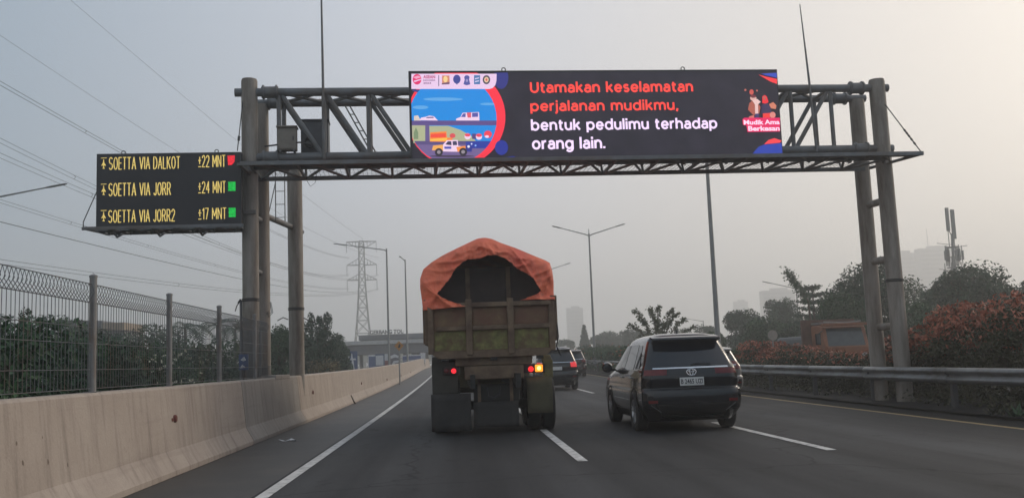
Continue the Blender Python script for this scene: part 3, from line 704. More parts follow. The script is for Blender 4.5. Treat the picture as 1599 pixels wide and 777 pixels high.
    ppl = [((200, 110, 96), b(ell(210, 200, 8))), ((210, 90, 80), b(ell(257, 216, 16, 20))), ((200, 110, 96), b(ell(298, 205, 7))),
           ((178, 96, 80), b([(240, 300), (262, 280), (300, 290), (325, 330), (315, 380), (270, 390), (230, 350)])), ((226, 180, 170), b(ell(270, 262, 24, 20))), ((120, 52, 60), b(ell(270, 248, 22, 12))),
           ((238, 200, 196), b([(262, 280), (300, 268), (326, 290), (305, 310), (308, 385), (284, 385), (282, 310)])), ((70, 60, 110), b([(284, 380), (312, 378), (312, 412), (284, 414)])), ((216, 120, 110), b([(238, 400), (276, 390), (276, 420), (232, 420)])),
           ((240, 50, 60), b([(338, 250), (356, 238), (372, 250), (385, 290), (370, 306), (338, 300)])), ((190, 100, 90), b(ell(354, 262, 11, 14))),
           ((62, 50, 84), b([(332, 312), (372, 300), (398, 320), (410, 378), (330, 380)])), ((214, 130, 104), b([(388, 308), (420, 292), (445, 318), (440, 345), (404, 340)])), ((246, 66, 62), b([(342, 378), (398, 374), (396, 414), (342, 414)])), ((230, 140, 130), b(ell(416, 390, 22, 24)))]
    layer('passenger_print', ppl[:3], .028); layer('passenger_print', ppl[3:], .03)
    led = {}
    def line(name, rows, c, lift, off):
        if c not in led: led[c] = emi('led_lettering', S(*c), 1.15)
        for (t, u0, u1, vt, vb, dv) in rows:
            xl, xr = gp(u0, (vt+vb)/2, D)[0], gp(u1, (vt+vb)/2, D)[0]
            zt = (gp(u0, vt, D)[1] + gp(u1, vt-dv, D)[1])/2; zl = (gp(u0, vb, D)[1] + gp(u1, vb-dv, D)[1])/2
            if name == 'message_text':
                mbs = [MB() for _ in t.split()]
                stroke_text(mbs, t, xl, xr, zl, zt, D - lift, 0, .14 if ('p' in t or 'g' in t) else .175, .32)
            else: mbs = [MB()]; put_text(mbs[0], t, xl, xr, zl, zt, D - lift, 0, off)
            for mb in mbs: mb.build(name, led[c], screen)
    line('message_text', [('Utamakan keselamatan', 827.4, 1082, 127.4, 145.5, 1.5)], (255, 72, 62), .008, .02)
    line('message_text', [('perjalanan mudikmu,', 828, 1059, 156.2, 178, 1.3)], (255, 72, 62), .008, .02)
    line('message_text', [('bentuk pedulimu terhadap', 829, 1120, 185.2, 208, 2)], (244, 220, 255), .008, .02)
    line('message_text', [('orang lain.', 830.5, 945, 213.6, 238.2, .8)], (244, 220, 255), .008, .02)
    layer('slogan_plate', [((236, 30, 100), b([(185, 425), (200, 412), (470, 412), (470, 516), (225, 520), (215, 470), (190, 466)]))], .05)
    line('slogan_text', [('Mudik Ama', *B(194, 0)[:1], *B(466, 0)[:1], B(0, 428)[1], B(0, 464)[1], 0), ('Berkesan', *B(228, 0)[:1], *B(466, 0)[:1], B(0, 474)[1], B(0, 512)[1], 0)], (255, 214, 236), .06, .035)
    line('logo_text', [('ASEAN', *A(150, 0)[:1], *A(240, 0)[:1], A(0, 92)[1], A(0, 117)[1], 0)], (176, 40, 104), .066, .03)
    line('logo_text', [('INDONESIA', *A(150, 0)[:1], *A(240, 0)[:1], A(0, 124)[1], A(0, 137)[1], 0), ('2023', *A(150, 0)[:1], *A(208, 0)[:1], A(0, 144)[1], A(0, 159)[1], 0)], (120, 60, 120), .066, .02)
big_board()

def time_sign():
    D = -0.5
    root = thing('travel_time_sign', 'black travel time sign with three rows of yellow lettering, hung left of the columns', 'road sign', (0, G_Y, 0), G_TH)
    x0 = gp(150, 300, D)[0]; x1 = gp(377, 300, D)[0]
    z1 = (gp(150, 241, D)[1] + gp(377, 236, D)[1])/2; z0 = (gp(150, 357, D)[1] + gp(377, 352, D)[1])/2
    q = MB(); q.box(((x0+x1)/2, D+.12, (z0+z1)/2), (x1-x0, .23, z1-z0)); q.build('housing', M['dark'], root, bevel=.012)
    q = MB(); q.flat([(x0+.03, z0+.03), (x1-.03, z0+.03), (x1-.03, z1-.05), (x0+.03, z1-.05)], D - .004)
    screen = q.build('screen', emi('sign_screen_ground', S(14, 16, 20), .6, 1.2), root)
    for u in (191, 337):
        x = gp(u, 238, D)[0]; q = MB(); q.tube([(x + .04*math.cos(a), D+.1, z1+.04+.04*math.sin(a)) for a in [i*.5236 for i in range(13)]], .011, 6); q.build('lifting_eye', M['steel'], root)
    C = lambda x, y: gp(140 + x/5.552, 230 + y/5.552, D)
    yl = emi('yellow_led_letters', S(222, 196, 108), 1.0, 22)
    def row(parts):
        mb = MB()
        for t, xa, ya0, ya1, xb, yb0, yb1 in parts:
            zt = (C(xa, ya0)[1] + C(xb, yb0)[1])/2; zb = (C(xa, ya1)[1] + C(xb, yb1)[1])/2
            stroke_text(mb, t, C(xa, 300)[0], C(xb, 300)[0], zb, zt, D-.008, 0, .075, .27)
        return mb
    rows = [([('SOETTA VIA DALKOT', 166, 92, 198, 786, 72, 185), ('±22 MNT', 940, 74, 180, 1180, 62, 166)], 92, (1195, 72, 1260, 156), 0),
            ([('SOETTA VIA JORR', 165, 312, 428, 706, 300, 412), ('±24 MNT', 940, 300, 404, 1182, 287, 393)], 318, (1200, 300, 1265, 380), 1),
            ([('SOETTA VIA JORR2', 165, 545, 657, 742, 533, 640), ('±17 MNT', 940, 532, 634, 1186, 515, 616)], 546, (1205, 525, 1266, 606), 1)]
    rd, gn = emi('red_led_block', S(236, 30, 50), 1.0, 25), emi('green_led_block', S(10, 190, 70), 1.0, 25)
    for parts, yi, sq, k in rows:
        t, xa, ya0, ya1, xb_, yb0, yb1 = parts[0]; mbs = [MB() for _ in t.split()]
        stroke_text(mbs, t, C(xa, 300)[0], C(xb_, 300)[0], (C(xa, ya1)[1] + C(xb_, yb1)[1])/2, (C(xa, ya0)[1] + C(xb_, yb0)[1])/2, D-.008, 0, .075, .27)
        for k_ in mbs: k_.build('route_text', yl, screen)
        row(parts[1:]).build('time_text', yl, screen); mb = MB()
        p = lambda pts: [C(x, y) for x, y in pts]
        mb.flat(p([(98, yi), (148, yi-2), (148, yi+3), (98, yi+5)]), D-.008)
        yy = yi + 14
        mb.flat(p([(120, yy), (125, yy), (127, yy+26), (142, yy+50), (142, yy+56), (127, yy+50), (126, yy+70), (134, yy+80), (110, yy+80), (118, yy+70), (117, yy+50), (103, yy+56), (103, yy+50), (117, yy+26)]), D-.008)
        mb.build('aeroplane_symbol', yl, screen)
        q = MB(); xx0, yy0, xx1, yy1 = sq
        if k == 0: q.flat(p([(xx0, yy0), (xx1, yy0-2), (xx1-4, yy1-30), (xx1-26, yy1-4), (xx0+6, yy1)]), D-.008)
        else:
            for i in range(5):
                h = (yy1-yy0)/5; q.flat(p([(xx0 + (i % 2)*3, yy0+h*i), (xx1, yy0+h*i-1), (xx1, yy0+h*i+h*.86), (xx0 + (i % 2)*3, yy0+h*i+h*.86)]), D-.008)
        q.build('traffic_block', rd if k == 0 else gn, screen)
    # carrier platform below the sign
    q = MB(); xe = gp(128, 360, -.9)[0]; zp = z0 - .05
    for y in (-.9, -.05): q.box(((xe+x1+.1)/2 + (.12 if y > -.5 else 0), y, zp), (x1+.1-xe - (.24 if y > -.5 else 0), .05, .07))
    n = 7
    for i in range(n):
        xa = xe + .1 + (x1-xe-.1)*i/n; xb = xe + .1 + (x1-xe-.1)*(i+1)/n
        q.tube([(xa, -.9, zp-.02), ((xa+xb)/2, -.05, zp-.02)], .025, 6); q.tube([((xa+xb)/2, -.05, zp-.02), (xb, -.9, zp-.02)], .025, 6)
        if i % 2: q.tube([(xa, -.85, zp), (xa+.05, -.45, zp-.14), (xa+.1, -.1, zp)], .025, 6)
    q.box(((x0+x1)/2, -.38, zp + .02), (x1-x0, .25, .04))
    q.box((x1 + .12, -.2, z0 + .35), (.3, .06, .09)); q.box((x1 + .12, -.2, z1 - .35), (.3, .06, .09))
    q.build('carrier_platform', M['steel'], root)
    q = MB(); q.tube([(xe + .02, -.88, zp), (xe + .015, -.87, zp+.15), (x0, -.3, z0 + (z1-z0)*.58)], .011, 6); q.tube([(xe+.2, -.05, zp), (x0+.02, -.2, z0+.8)], .009, 6)
    q.build('stay_cable', M['cable'], root)
time_sign()

# ------------------------------------------------------------------ vehicles
def paint(name, c, rough=0.18, metal=0.0, coat=0.7, dirt=(0.05, 0.047, 0.042)):
    return mat(name, c, rough, metal, 0.06, 2.0, stain=tuple(0.6*a + 0.4*b for a, b in zip(c, dirt)), stain_amt=0.25, stain_scale=1.5, coat=coat)
VM = dict(glass=mat('tinted_car_glass', (0.010, 0.013, 0.020), 0.04, 0, 0.05, spec=.65), tyre=mat('tyre_rubber', (0.018, 0.018, 0.019), 0.85, 0, 0.2, 20),
          rim=mat('alloy_rim', (0.42, 0.43, 0.44), 0.3, 0.7, 0.1), trim=mat('black_trim_plastic', (0.008, 0.008, 0.009), 0.6, 0, 0.15, spec=.3),
          chrome=mat('chrome', (0.62, 0.63, 0.65), 0.18, 0.9, 0.05), plate=mat('number_plate_white', (0.62, 0.62, 0.60), 0.5, 0, 0.08),
          ink=mat('number_plate_ink', (0.03, 0.03, 0.035), 0.6, 0, 0.1), redglass=mat('red_lamp_glass', (0.13, 0.010, 0.014), 0.12, 0, 0.25, 8),
          lit=emi('lit_red_lamp', S(225, 52, 58), 0.9), litspot=emi('lit_lamp_spot', S(255, 170, 120), 1.6), clear=mat('clear_lamp_glass', (0.5, 0.5, 0.5), 0.12, 0, 0.1))
def lerp_tab(tab, z):
    if z <= tab[0][0]: return tab[0][1]
    for (a, va), (b, vb) in zip(tab, tab[1:]):
        if z <= b:
            t = (z-a)/(b-a); return va + (vb-va)*t
    return tab[-1][1]
def wheel(root, x, y, r, w, side, rimname='rim'):
    q = MB(); h = w/2
    q.lathe([(r*.62, -h*.9), (r*.90, -h), (r*.985, -h*.78), (r, -h*.35), (r, h*.35), (r*.985, h*.78), (r*.90, h), (r*.62, h*.9)], (x, y, r), 'X', 32)
    wh = q.build('wheel', VM['tyre'], root, smooth=True)
    q = MB(); s = side*h*.86
    q.lathe([(r*.64, s), (r*.60, s*1.0), (r*.56, s*.6), (r*.2, s*.75), (0.001, s*.8)], (x, y, r), 'X', 24)
    for k in range(5):
        a = k*2*math.pi/5 + .3
        for da in (-.16, .16): q.tube([(x + s*.86, y + r*.12*math.cos(a), r + r*.12*math.sin(a)), (x + s*.92, y + r*.60*math.cos(a+da), r + r*.60*math.sin(a+da))], r*.05, 5)
    q.build(rimname, VM['rim'], wh, smooth=True)
    return wh
def car(name, label, cat, loc, pm, L=4.755, W=1.85, H=1.795, style='suv', lit=False, plate=None, emblem=False, rz=0.0, wheel_r=0.365, lampz=(0.94, 1.16), rails=False, group=None):
    root = thing(name, label, cat, loc, rz, group)
    sx, sy, sz = W/1.85, L/4.755, H/1.795
    HW = [(.2, .78), (.3, .84), (.42, .905), (.55, .925), (.72, .92), (.80, .905), (.95, .90), (1.05, .89), (1.14, .868), (1.2, .835), (1.35, .785), (1.5, .73), (1.6, .69), (1.68, .655), (1.73, .60), (1.765, .50), (1.785, .38)]
    YR = [(.2, .22), (.3, .10), (.42, .015), (.55, 0), (.70, .0), (.75, .005), (.775, .10), (.95, .085), (1.06, .09), (1.12, .10), (1.18, .15), (1.35, .26), (1.5, .36), (1.6, .42), (1.68, .46), (1.73, .52), (1.765, .62), (1.785, .80)]
    if style == 'flat': YR = [(z, y if z < 1.1 else .10 + (y-.10)*.62) for z, y in YR]
    if style == 'mpv': YR = [(z, y if z < 1.1 else .10 + (y-.10)*.9) for z, y in YR]
    YF = [(.2, 4.5), (.42, 4.73), (.6, 4.755), (.78, 4.71), (.9, 4.6), (.98, 4.35), (1.04, 4.0), (1.1, 3.62), (1.2, 3.42), (1.4, 3.05), (1.6, 2.70), (1.68, 2.52), (1.73, 2.35), (1.765, 2.1), (1.785, 1.8)]
    hw = lambda z: lerp_tab(HW, z/sz)*sx; yr = lambda z: lerp_tab(YR, z/sz)*sy; yf = lambda z: lerp_tab(YF, z/sz)*sy
    rc = .16*sx
    def rear_y(x, z):
        h = hw(z); t = min(1, abs(x)/h); y = yr(z) + .06*t**3
        o = abs(x) - (h-rc)
        if o > 0: y += rc - math.sqrt(max(0, rc*rc - min(o, rc)**2))
        return y
    def side_x(y, z):
        a, b = yr(z), yf(z); t = (y-(a+b)/2)/((b-a)/2+1e-6)
        return hw(z)*(1 - .035*abs(t)**5)
    def outline(z):
        h = hw(z); pts = []
        for t in (0, .2, .4, .6, .74, .84, .89, .93, .96, .985): pts.append((t*h, rear_y(t*h, z)))
        ya = yr(z) + .06 + rc; yb = yf(z) - .30*sy
        for k in range(9):
            y = ya + (yb-ya)*k/8; pts.append((side_x(y, z), y))
        for t in (.97, .92, .84, .7, .5, .25, 0): pts.append((t*h*.965, yf(z) - .30*sy*(t**3.5)))
        return pts
    q = MB(); rows = []
    zs = [.2, .25, .3, .36, .42, .48, .55, .62, .70, .735, .75, .762, .775, .80, .85, .9, .95, 1.0, 1.04, 1.06, 1.1, 1.12, 1.14, 1.18, 1.2, 1.28, 1.35, 1.42, 1.5, 1.55, 1.6, 1.64, 1.68, 1.71, 1.73, 1.75, 1.765, 1.776, 1.785]
    for z in zs:
        o = outline(z*sz); rows.append([(x, y, z*sz) for x, y in o] + [(-x, y, z*sz) for x, y in reversed(o[1:-1])])
    q.grid(rows, loop=True); n = len(rows[0])
    top = len(q.v); q.v.append((0, 1.4*sy, 1.793*sz)); b = (len(rows)-1)*n
    for k in range(n): q.f.append((b+k, b+(k+1) % n, top)); q.m.append(0)
    q.f.append(tuple(range(n))); q.m.append(0)
    body = q.build('body', pm, root, smooth='all')
    def rear_patch(nm, m, z0, z1, xl, xr, off=.008, nx=10, nz=5, parent=None):
        q = MB(); r_ = []
        for i in range(nz+1):
            z = (z0 + (z1-z0)*i/nz)
            r_.append([(x, rear_y(x, z) - off, z) for x in [xl(z) + (xr(z)-xl(z))*k/nx for k in range(nx+1)]])
        q.grid(r_); return q.build(nm, m, parent or root, smooth='all')
    def side_patch(nm, m, s, rows_, off=.006, parent=None):
        q = MB(); r_ = []
        for z, ya, yb in rows_: r_.append([(s*(side_x(y, z) + off), y, z) for y in [ya + (yb-ya)*k/6 for k in range(7)]])
        q.grid(r_); return q.build(nm, m, parent or root, smooth='all')
    rear_patch('rear_window', VM['glass'], 1.17*sz, 1.60*sz, lambda z: -hw(z)*.87, lambda z: hw(z)*.87)
    # roof spoiler over the rear window
    q = MB()
    q.grid([[(x*hw(1.64*sz), yr(1.62*sz) + dy + .10*abs(x)**3, z*sz) for x in [-.93 + 1.86*k/10 for k in range(11)]] for dy, z in ((.10, 1.60), (-.20, 1.645), (-.22, 1.665), (-.15, 1.70), (.25, 1.745))])
    q.build('roof_spoiler', pm, root, smooth='all')
    q = MB(); q.box((0, yr(1.64*sz) - .205, 1.655*sz), (.32, .012, .018)); q.build('brake_light', VM['redglass'], root)
    for s in (-1, 1):
        f = lambda z, a: (z*sz, a)
        side_patch('side_window', VM['glass'], s, [(z*sz, (.55 + (z-1.15)*.75)*sy, (1.02 + (z-1.15)*.35)*sy) for z in (1.16, 1.3, 1.45, 1.58)])
        side_patch('side_window', VM['glass'], s, [(z*sz, (1.08 + (z-1.15)*.30)*sy, (2.05)*sy) for z in (1.13, 1.3, 1.45, 1.6)])
        side_patch('side_window', VM['glass'], s, [(z*sz, 2.10*sy, (3.30 - (z-1.15)*1.6)*sy) for z in (1.13, 1.3, 1.45, 1.6)])
        side_patch('window_trim', VM['chrome'] if style != 'flat' else VM['trim'], s, [(1.118*sz, .6*sy, 3.35*sy), (1.134*sz, .6*sy, 3.33*sy)], .012)
        side_patch('sill', VM['trim'], s, [(.22*sz, 1.3*sy, 3.3*sy), (.36*sz, 1.3*sy, 3.3*sy)], .01)
        for ya in (1.12, 2.12):
            q = MB(); y = ya*sy + .12; z = .98*sz; q.box((s*(side_x(y, z) + .022), y, z), (.03, .2, .028)); q.build('door_handle', pm if style != 'suv' else VM['chrome'], root, bevel=.006)
        q = MB(); y = 3.2*sy; z = 1.12*sz; x = s*side_x(y, z)
        q.box((x + s*.05, y + .02, z), (.10, .05, .04)); q.build('mirror_arm', VM['trim'], root)
        q = MB(); q.lathe([(.001, -.09), (.085, -.085), (.115, -.02), (.10, .06), (.05, .11), (.001, .12)], (x + s*.18, y, z + .06), 'Y', 16); q.build('mirror', pm, root, smooth=True)
        for yw in (.93*sy, 3.72*sy):
            q = MB(); ra = wheel_r + .07
            arc = [(yw + ra*math.cos(a), wheel_r + ra*math.sin(a)) for a in [R_(-18 + 216*k/24) for k in range(25)]]
            pts = [(s*(side_x(min(max(y, .2), L-.25), max(z, .3)) + .006), y, z) for y, z in arc]; c0 = (s*(side_x(yw, .45) + .006), yw, wheel_r)
            q.add([c0] + pts, [(0, k+1, k+2) for k in range(24)]); q.build('wheel_arch', VM['trim'], root)
            wheel(root, s*(W/2 - .10), yw, wheel_r, .23, s)
        # tail lamp wrapping the corner
        z0, z1 = lampz[0]*sz, lampz[1]*sz
        rear_patch('tail_lamp', VM['lit'] if lit else VM['redglass'], z0, z1, (lambda z: s*hw(z)*(.50 if style == 'suv' else .66)), (lambda z: s*hw(z)*.955), .012, 8, 4)
        side_patch('tail_lamp', VM['redglass'], s, [(z0 + (z1-z0)*.5, .28, .42), (z1, .30, .55)], .008)
        rear_patch('reflector', VM['redglass'], .53*sz, .58*sz, lambda z: s*hw(z)*.70, lambda z: s*hw(z)*.88, .01, 4, 2)
        rear_patch('bumper_vent', VM['trim'], .40*sz, .66*sz, lambda z: s*hw(z)*(.72 + .3*(z/sz-.4)), lambda z: s*hw(z)*(.9), .006, 4, 4)
        q = MB(); p0 = (s*hw(.4)*.66, rear_y(s*hw(.4)*.66, .38*sz) - .015, .37*sz); p1 = (s*hw(.5)*.84, rear_y(s*hw(.5)*.84, .5*sz) - .015, .50*sz); q.tube([p0, p1], .010, 6); q.build('bumper_trim', M['postdark'], root)
        if rails:
            q = MB(); q.tube([(s*hw(1.74*sz)*.93, .75*sy, 1.775*sz), (s*hw(1.73*sz)*.95, 1.6*sy, 1.81*sz), (s*hw(1.74*sz)*.93, 2.25*sy, 1.775*sz)], .02, 8); q.build('roof_rail', VM['chrome'], root, smooth=True)
        q = MB(); q.box((s*.55, L-.16, .72*sz), (.36, .16, .12)); q.build('headlight', VM['clear'], root, bevel=.02)
    rear_patch('chrome_strip', VM['chrome'], 1.135*sz, 1.162*sz, lambda z: -hw(z)*.80, lambda z: hw(z)*.80, .02, 10, 1)
    for z0_, z1_, a_, b_ in ((.772, .782, -.80, .80), (.782, 1.12, -.805, -.797), (.782, 1.12, .797, .805)):
        rear_patch('tailgate_seam', VM['trim'], z0_*sz, z1_*sz, lambda z: hw(z)*a_, lambda z: hw(z)*b_, .003, 8, 4)
    rear_patch('rear_bumper', VM['trim'], .26*sz, .50*sz, lambda z: -hw(z)*.70, lambda z: hw(z)*.70, .007, 10, 3)
    q = MB(); zc = 1.155*sz; q.tube([(0, yr(1.2*sz) - .03, 1.18*sz), (.10, yr(1.22*sz) - .035, 1.215*sz), (.38, yr(1.2*sz) - .03, 1.205*sz)], .009, 6); q.build('rear_wiper', VM['trim'], root)
    q = MB(); q.prism_y([(1.05*sy, 1.783*sz), (1.25*sy, 1.785*sz), (1.08*sy, 1.85*sz), (1.05*sy, 1.85*sz)], -.02, .02); q.build('antenna_fin', pm, root)
    if plate is not None:
        zc = .90*sz; y = rear_y(0, zc) - .03
        q = MB(); q.box((0, y, zc), (.44, .014, .145)); pl = q.build('number_plate', VM['plate'], root, bevel=.004)
        if plate:
            q = MB(); put_text(q, plate, -.20, .20, zc - .042, zc + .046, y - .0105, 0, .02); q.build('plate_text', VM['ink'], pl)
    if emblem:
        q = MB(); zc = 1.065*sz; y = rear_y(0, zc) - .03
        for a, b, dz, r in ((.085, .058, 0, .011), (.032, .055, 0, .009), (.06, .024, .028, .009)):
            q.tube([(a*math.cos(t), y, zc + dz + b*math.sin(t)) for t in [2*math.pi*k/24 for k in range(25)]], r, 6)
        q.build('emblem', VM['chrome'], root, smooth=True)
    return root
blk = mat('deep_black_paint', (0.0045, 0.0054, 0.0085), 0.16, 0, .1, 2, coat=.6, spec=.4)
car('black_suv', 'glossy black SUV with a white number plate straddling the right lane line', 'car', (4.20, 17.35, el(17.6)), blk, plate='B 2465 UZI', emblem=True, lampz=(1.025, 1.125), wheel_r=.36)
car('black_suv', 'tall black SUV with roof rails and lit red tail lamp half hidden behind the truck', 'car', (4.17, 41.0, el(42)), paint('black_green_paint', (0.009, 0.010, 0.012), .2), L=4.79, W=1.86, H=1.84, style='flat', lit=True, rails=True, plate='', wheel_r=.39)
car('maroon_van', 'dark maroon people carrier, smallest and farthest of the cars ahead', 'car', (7.35, 62.0, el(63)), paint('dark_maroon_paint', (0.035, 0.018, 0.018), .25), L=4.4, W=1.78, H=1.75, style='mpv', plate='', wheel_r=.33)
sv = car('silver_car', 'silver hatchback with glowing red tail lamp peeping out right of the black SUV', 'car', (7.58, 28.4, el(29)), paint('silver_grey_paint', (0.30, 0.29, 0.28), .28, .4), L=4.2, W=1.73, H=1.57, style='mpv', lit=False, plate='', wheel_r=.32, lampz=(1.0, 1.28))
q = MB(); q.lathe([(.001, -.02), (.035, -.018), (.05, 0)], (.74, .17, .88), 'Y', 12); q.build('indicator_lamp', VM['litspot'], sv, smooth=True)

# ---- the loaded tipper truck
def truck():
    Y0, X0 = 18.9, 0.70
    root = thing('dump_truck', 'rusty olive dump truck with a torn-open orange tarpaulin over its load', 'truck', (X0, Y0, el(19)))
    def T(u, v, y=0.0):
        p = at(u, v, Y0 + y); return (p.x - X0, p.z)
    rust = mat('rusty_olive_truck_paint', (0.170, 0.115, 0.058), 0.75, 0, 0.35, 4, stain=(0.150, 0.072, 0.045), stain_amt=0.75, stain_scale=2.6, bump=0.2)
    rib = mat('rusty_brown_ribs', (0.165, 0.112, 0.070), 0.75, 0, 0.25, 5, stain=(0.085, 0.050, 0.032), stain_amt=0.45, stain_scale=3, bump=0.2)
    moss = mat('scraped_green_panel', (0.185, 0.180, 0.062), 0.8, 0, 0.45, 7, stain=(0.125, 0.075, 0.040), stain_amt=0.55, stain_scale=4, bump=0.25)
    cham = mat('dusty_black_chassis', (0.022, 0.021, 0.020), 0.75, 0, 0.3, 4)
    flapm = mat('dusty_rubber_flap', (0.034, 0.032, 0.031), 0.85, 0, 0.2, 2.5, stain=(0.020, 0.0195, 0.020), stain_amt=0.45, stain_scale=2)
    yel = mat('faded_olive_fender', (0.20, 0.17, 0.055), 0.7, 0, 0.2, 4, stain=(0.07, 0.06, 0.035), stain_amt=0.45, stain_scale=3)
    tarp_m, tn, tl_, tpn = _base('orange_tarpaulin')
    tpn.inputs['Roughness'].default_value = .55
    ttc = tn.new('ShaderNodeTexCoord')
    tz = tn.new('ShaderNodeTexNoise'); tz.inputs['Scale'].default_value = 1.3; tz.inputs['Detail'].default_value = 8; tz.inputs['Roughness'].default_value = .65; tl_.new(ttc.outputs['Object'], tz.inputs['Vector'])
    tr = tn.new('ShaderNodeValToRGB'); tr.color_ramp.elements[0].position = .34; tr.color_ramp.elements[1].position = .62
    tr.color_ramp.elements[0].color = (.74, .125, .078, 1); tr.color_ramp.elements[1].color = (.90, .20, .095, 1); tl_.new(tz.outputs['Fac'], tr.inputs[0])
    td = tn.new('ShaderNodeTexNoise'); td.inputs['Scale'].default_value = 5; td.inputs['Detail'].default_value = 8; tl_.new(ttc.outputs['Object'], td.inputs['Vector'])
    tdr = tn.new('ShaderNodeMapRange'); tdr.inputs[1].default_value = .56; tdr.inputs[2].default_value = .74; tdr.inputs[3].default_value = 0; tdr.inputs[4].default_value = .35; tl_.new(td.outputs['Fac'], tdr.inputs[0])
    tm = tn.new('ShaderNodeMixRGB'); tl_.new(tdr.outputs[0], tm.inputs[0]); tl_.new(tr.outputs[0], tm.inputs[1]); tm.inputs[2].default_value = (.30, .12, .09, 1); tl_.new(tm.outputs[0], tpn.inputs['Base Color'])
    def crease(sc, rot):
        mp = tn.new('ShaderNodeMapping'); mp.inputs['Scale'].default_value = sc; mp.inputs['Rotation'].default_value = rot; tl_.new(ttc.outputs['Object'], mp.inputs[0])
        z = tn.new('ShaderNodeTexNoise'); z.inputs['Scale'].default_value = 1.0; z.inputs['Detail'].default_value = 4; z.inputs['Distortion'].default_value = .6; tl_.new(mp.outputs[0], z.inputs['Vector'])
        a = tn.new('ShaderNodeMath'); a.operation = 'SUBTRACT'; a.inputs[1].default_value = .5; tl_.new(z.outputs['Fac'], a.inputs[0])
        b = tn.new('ShaderNodeMath'); b.operation = 'ABSOLUTE'; tl_.new(a.outputs[0], b.inputs[0]); return b.outputs[0]
    ca, cb = crease((5.5, 2, 1.8), (0, .5, 0)), crease((2.2, 2, 6.5), (0, .35, 0))
    cs = tn.new('ShaderNodeMath'); cs.operation = 'ADD'; tl_.new(ca, cs.inputs[0]); tl_.new(cb, cs.inputs[1])
    tb = tn.new('ShaderNodeBump'); tb.inputs['Strength'].default_value = .55; tb.inputs['Distance'].default_value = .06; tl_.new(cs.outputs[0], tb.inputs['Height']); tl_.new(tb.outputs[0], tpn.inputs['Normal'])
    xl, xr = T(664, 500)[0], T(869, 500)[0]
    zt, zb = T(768, 470)[1], T(768, 557)[1]; L = 5.6
    # body sides, floor, head board
    for s, x in ((-1, xl), (1, xr)):
        q = MB(); xi = x - s*.07; xb = x - s*.22
        q.prism([(x, zb+.28), (x, zt+.05), (xi, zt+.05), (xi, zb+.3), (xb - s*.05, zb), (xb, zb)], .10, L)
        for k in range(7): q.box((x + s*.03, .6 + k*.8, (zt+zb)/2 + .12), (.07, .12, zt-zb-.35))
        q.build('body_side', rust, root)
        q = MB(); q.box((x - s*.06, .07, (zt+zb)/2 + .16), (.16, .15, zt - zb - .20)); q.build('corner_post', rib, root, bevel=.015)
    q = MB(); q.box((0, L/2, zb+.04), (xr-xl-.5, L-.1, .08)); q.build('body_floor', rust, root)
    q = MB(); q.box((0, L-.05, zb+1.0), (xr-xl-.1, .08, 2.0)); q.build('head_board', rust, root)
    ld = MB(); rows = []
    for i in range(12):
        y = .3 + (L-.5)*i/11; rows.append([(xl+.1 + (xr-xl-.2)*k/10, y, zt - .35 + .30*math.sin(math.pi*k/10) + .06*noise.noise((k*.7, i*.6, 1))) for k in range(11)])
    ld.grid(rows); ld.build('load', mat('dark_soil_load', (0.03, 0.025, 0.022), .95, 0, .3, 5), root, smooth='all')
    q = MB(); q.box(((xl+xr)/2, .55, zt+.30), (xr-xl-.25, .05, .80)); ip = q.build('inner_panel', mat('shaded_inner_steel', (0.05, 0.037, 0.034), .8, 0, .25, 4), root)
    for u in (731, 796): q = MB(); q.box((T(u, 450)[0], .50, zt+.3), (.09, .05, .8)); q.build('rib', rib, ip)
    # tailgate
    q = MB(); q.prism([(xl+.04, zt-.12), (xr-.04, zt-.12), (xr-.04, zb+.28), (xr-.2, zb+.02), (xl+.2, zb+.02), (xl+.04, zb+.28)], .0, .06)
    tg = q.build('tailgate', rust, root)
    v1, v2 = T(732, 500)[0], T(797, 500)[0]
    zs = [zt-.11, T(768, 512)[1], T(768, 551)[1]]
    xs = [xl+.10, v1, v2, xr-.10]
    for k in range(3):
        for j in range(2):
            q = MB(); xa, xb = xs[k]+.07, xs[k+1]-.07; z1, z0 = zs[j]-.05, zs[j+1]+.06
            q.box(((xa+xb)/2, -.004, (z0+z1)/2), (xb-xa, .012, z1-z0)); q.build('panel', moss if j == 1 else rust, tg)
    for x in (v1, v2): q = MB(); q.box((x, -.045, (zs[0]+zs[2])/2 + .05), (.125, .09, zs[0]-zs[2] + .18)); q.build('rib', rib, tg, bevel=.012)
    for x in (xs[0], xs[3]): q = MB(); q.box((x, -.03, (zs[0]+zs[2])/2 + .03), (.11, .08, zs[0]-zs[2] + .06)); q.build('rib', rib, tg, bevel=.012)
    q = MB(); q.box((0.02, -.03, zs[1]), (xr-xl-.34, .07, .085)); q.build('rail', rib, tg, bevel=.012)
    q = MB(); q.box((.02, -.035, zs[0]+.03), (xr-xl-.30, .10, .09)); q.build('rail', rib, tg, bevel=.012)
    q = MB(); q.prism([(xl+.06, zs[2]+.05), (xr-.06, zs[2]+.05), (xr-.06, zb+.26), (xr-.20, zb-.02), (xl+.20, zb-.02), (xl+.06, zb+.26)][:2] + [(xr-.24, zb-.02), (xl+.24, zb-.02)], -.06, .0); q.build('rail', rib, tg, bevel=.01)
    for x in (xl+.36, xr-.36, 0.0):
        q = MB(); q.tube([(x-.07, -.03, zb-.05), (x+.07, -.03, zb-.05)], .03, 8); q.box((x, -.02, zb-.02), (.05, .05, .12)); q.build('hinge', cham, tg)
    # tarpaulin: rear flap with a ragged opening, then over the hoops to the head board
    P = lambda pts: [T(*p) for p in pts]
    outer = P([(661,486),(659,470),(656,450),(656,436),(661,421),(674,410),(692,399),(716,387),(735,378),(746,373),(757,371.5),(768,373.5),(783,380),(806,388),(832,399),(852,407),(859,411),(863,424),(865,440),(865,456),(866,469)])
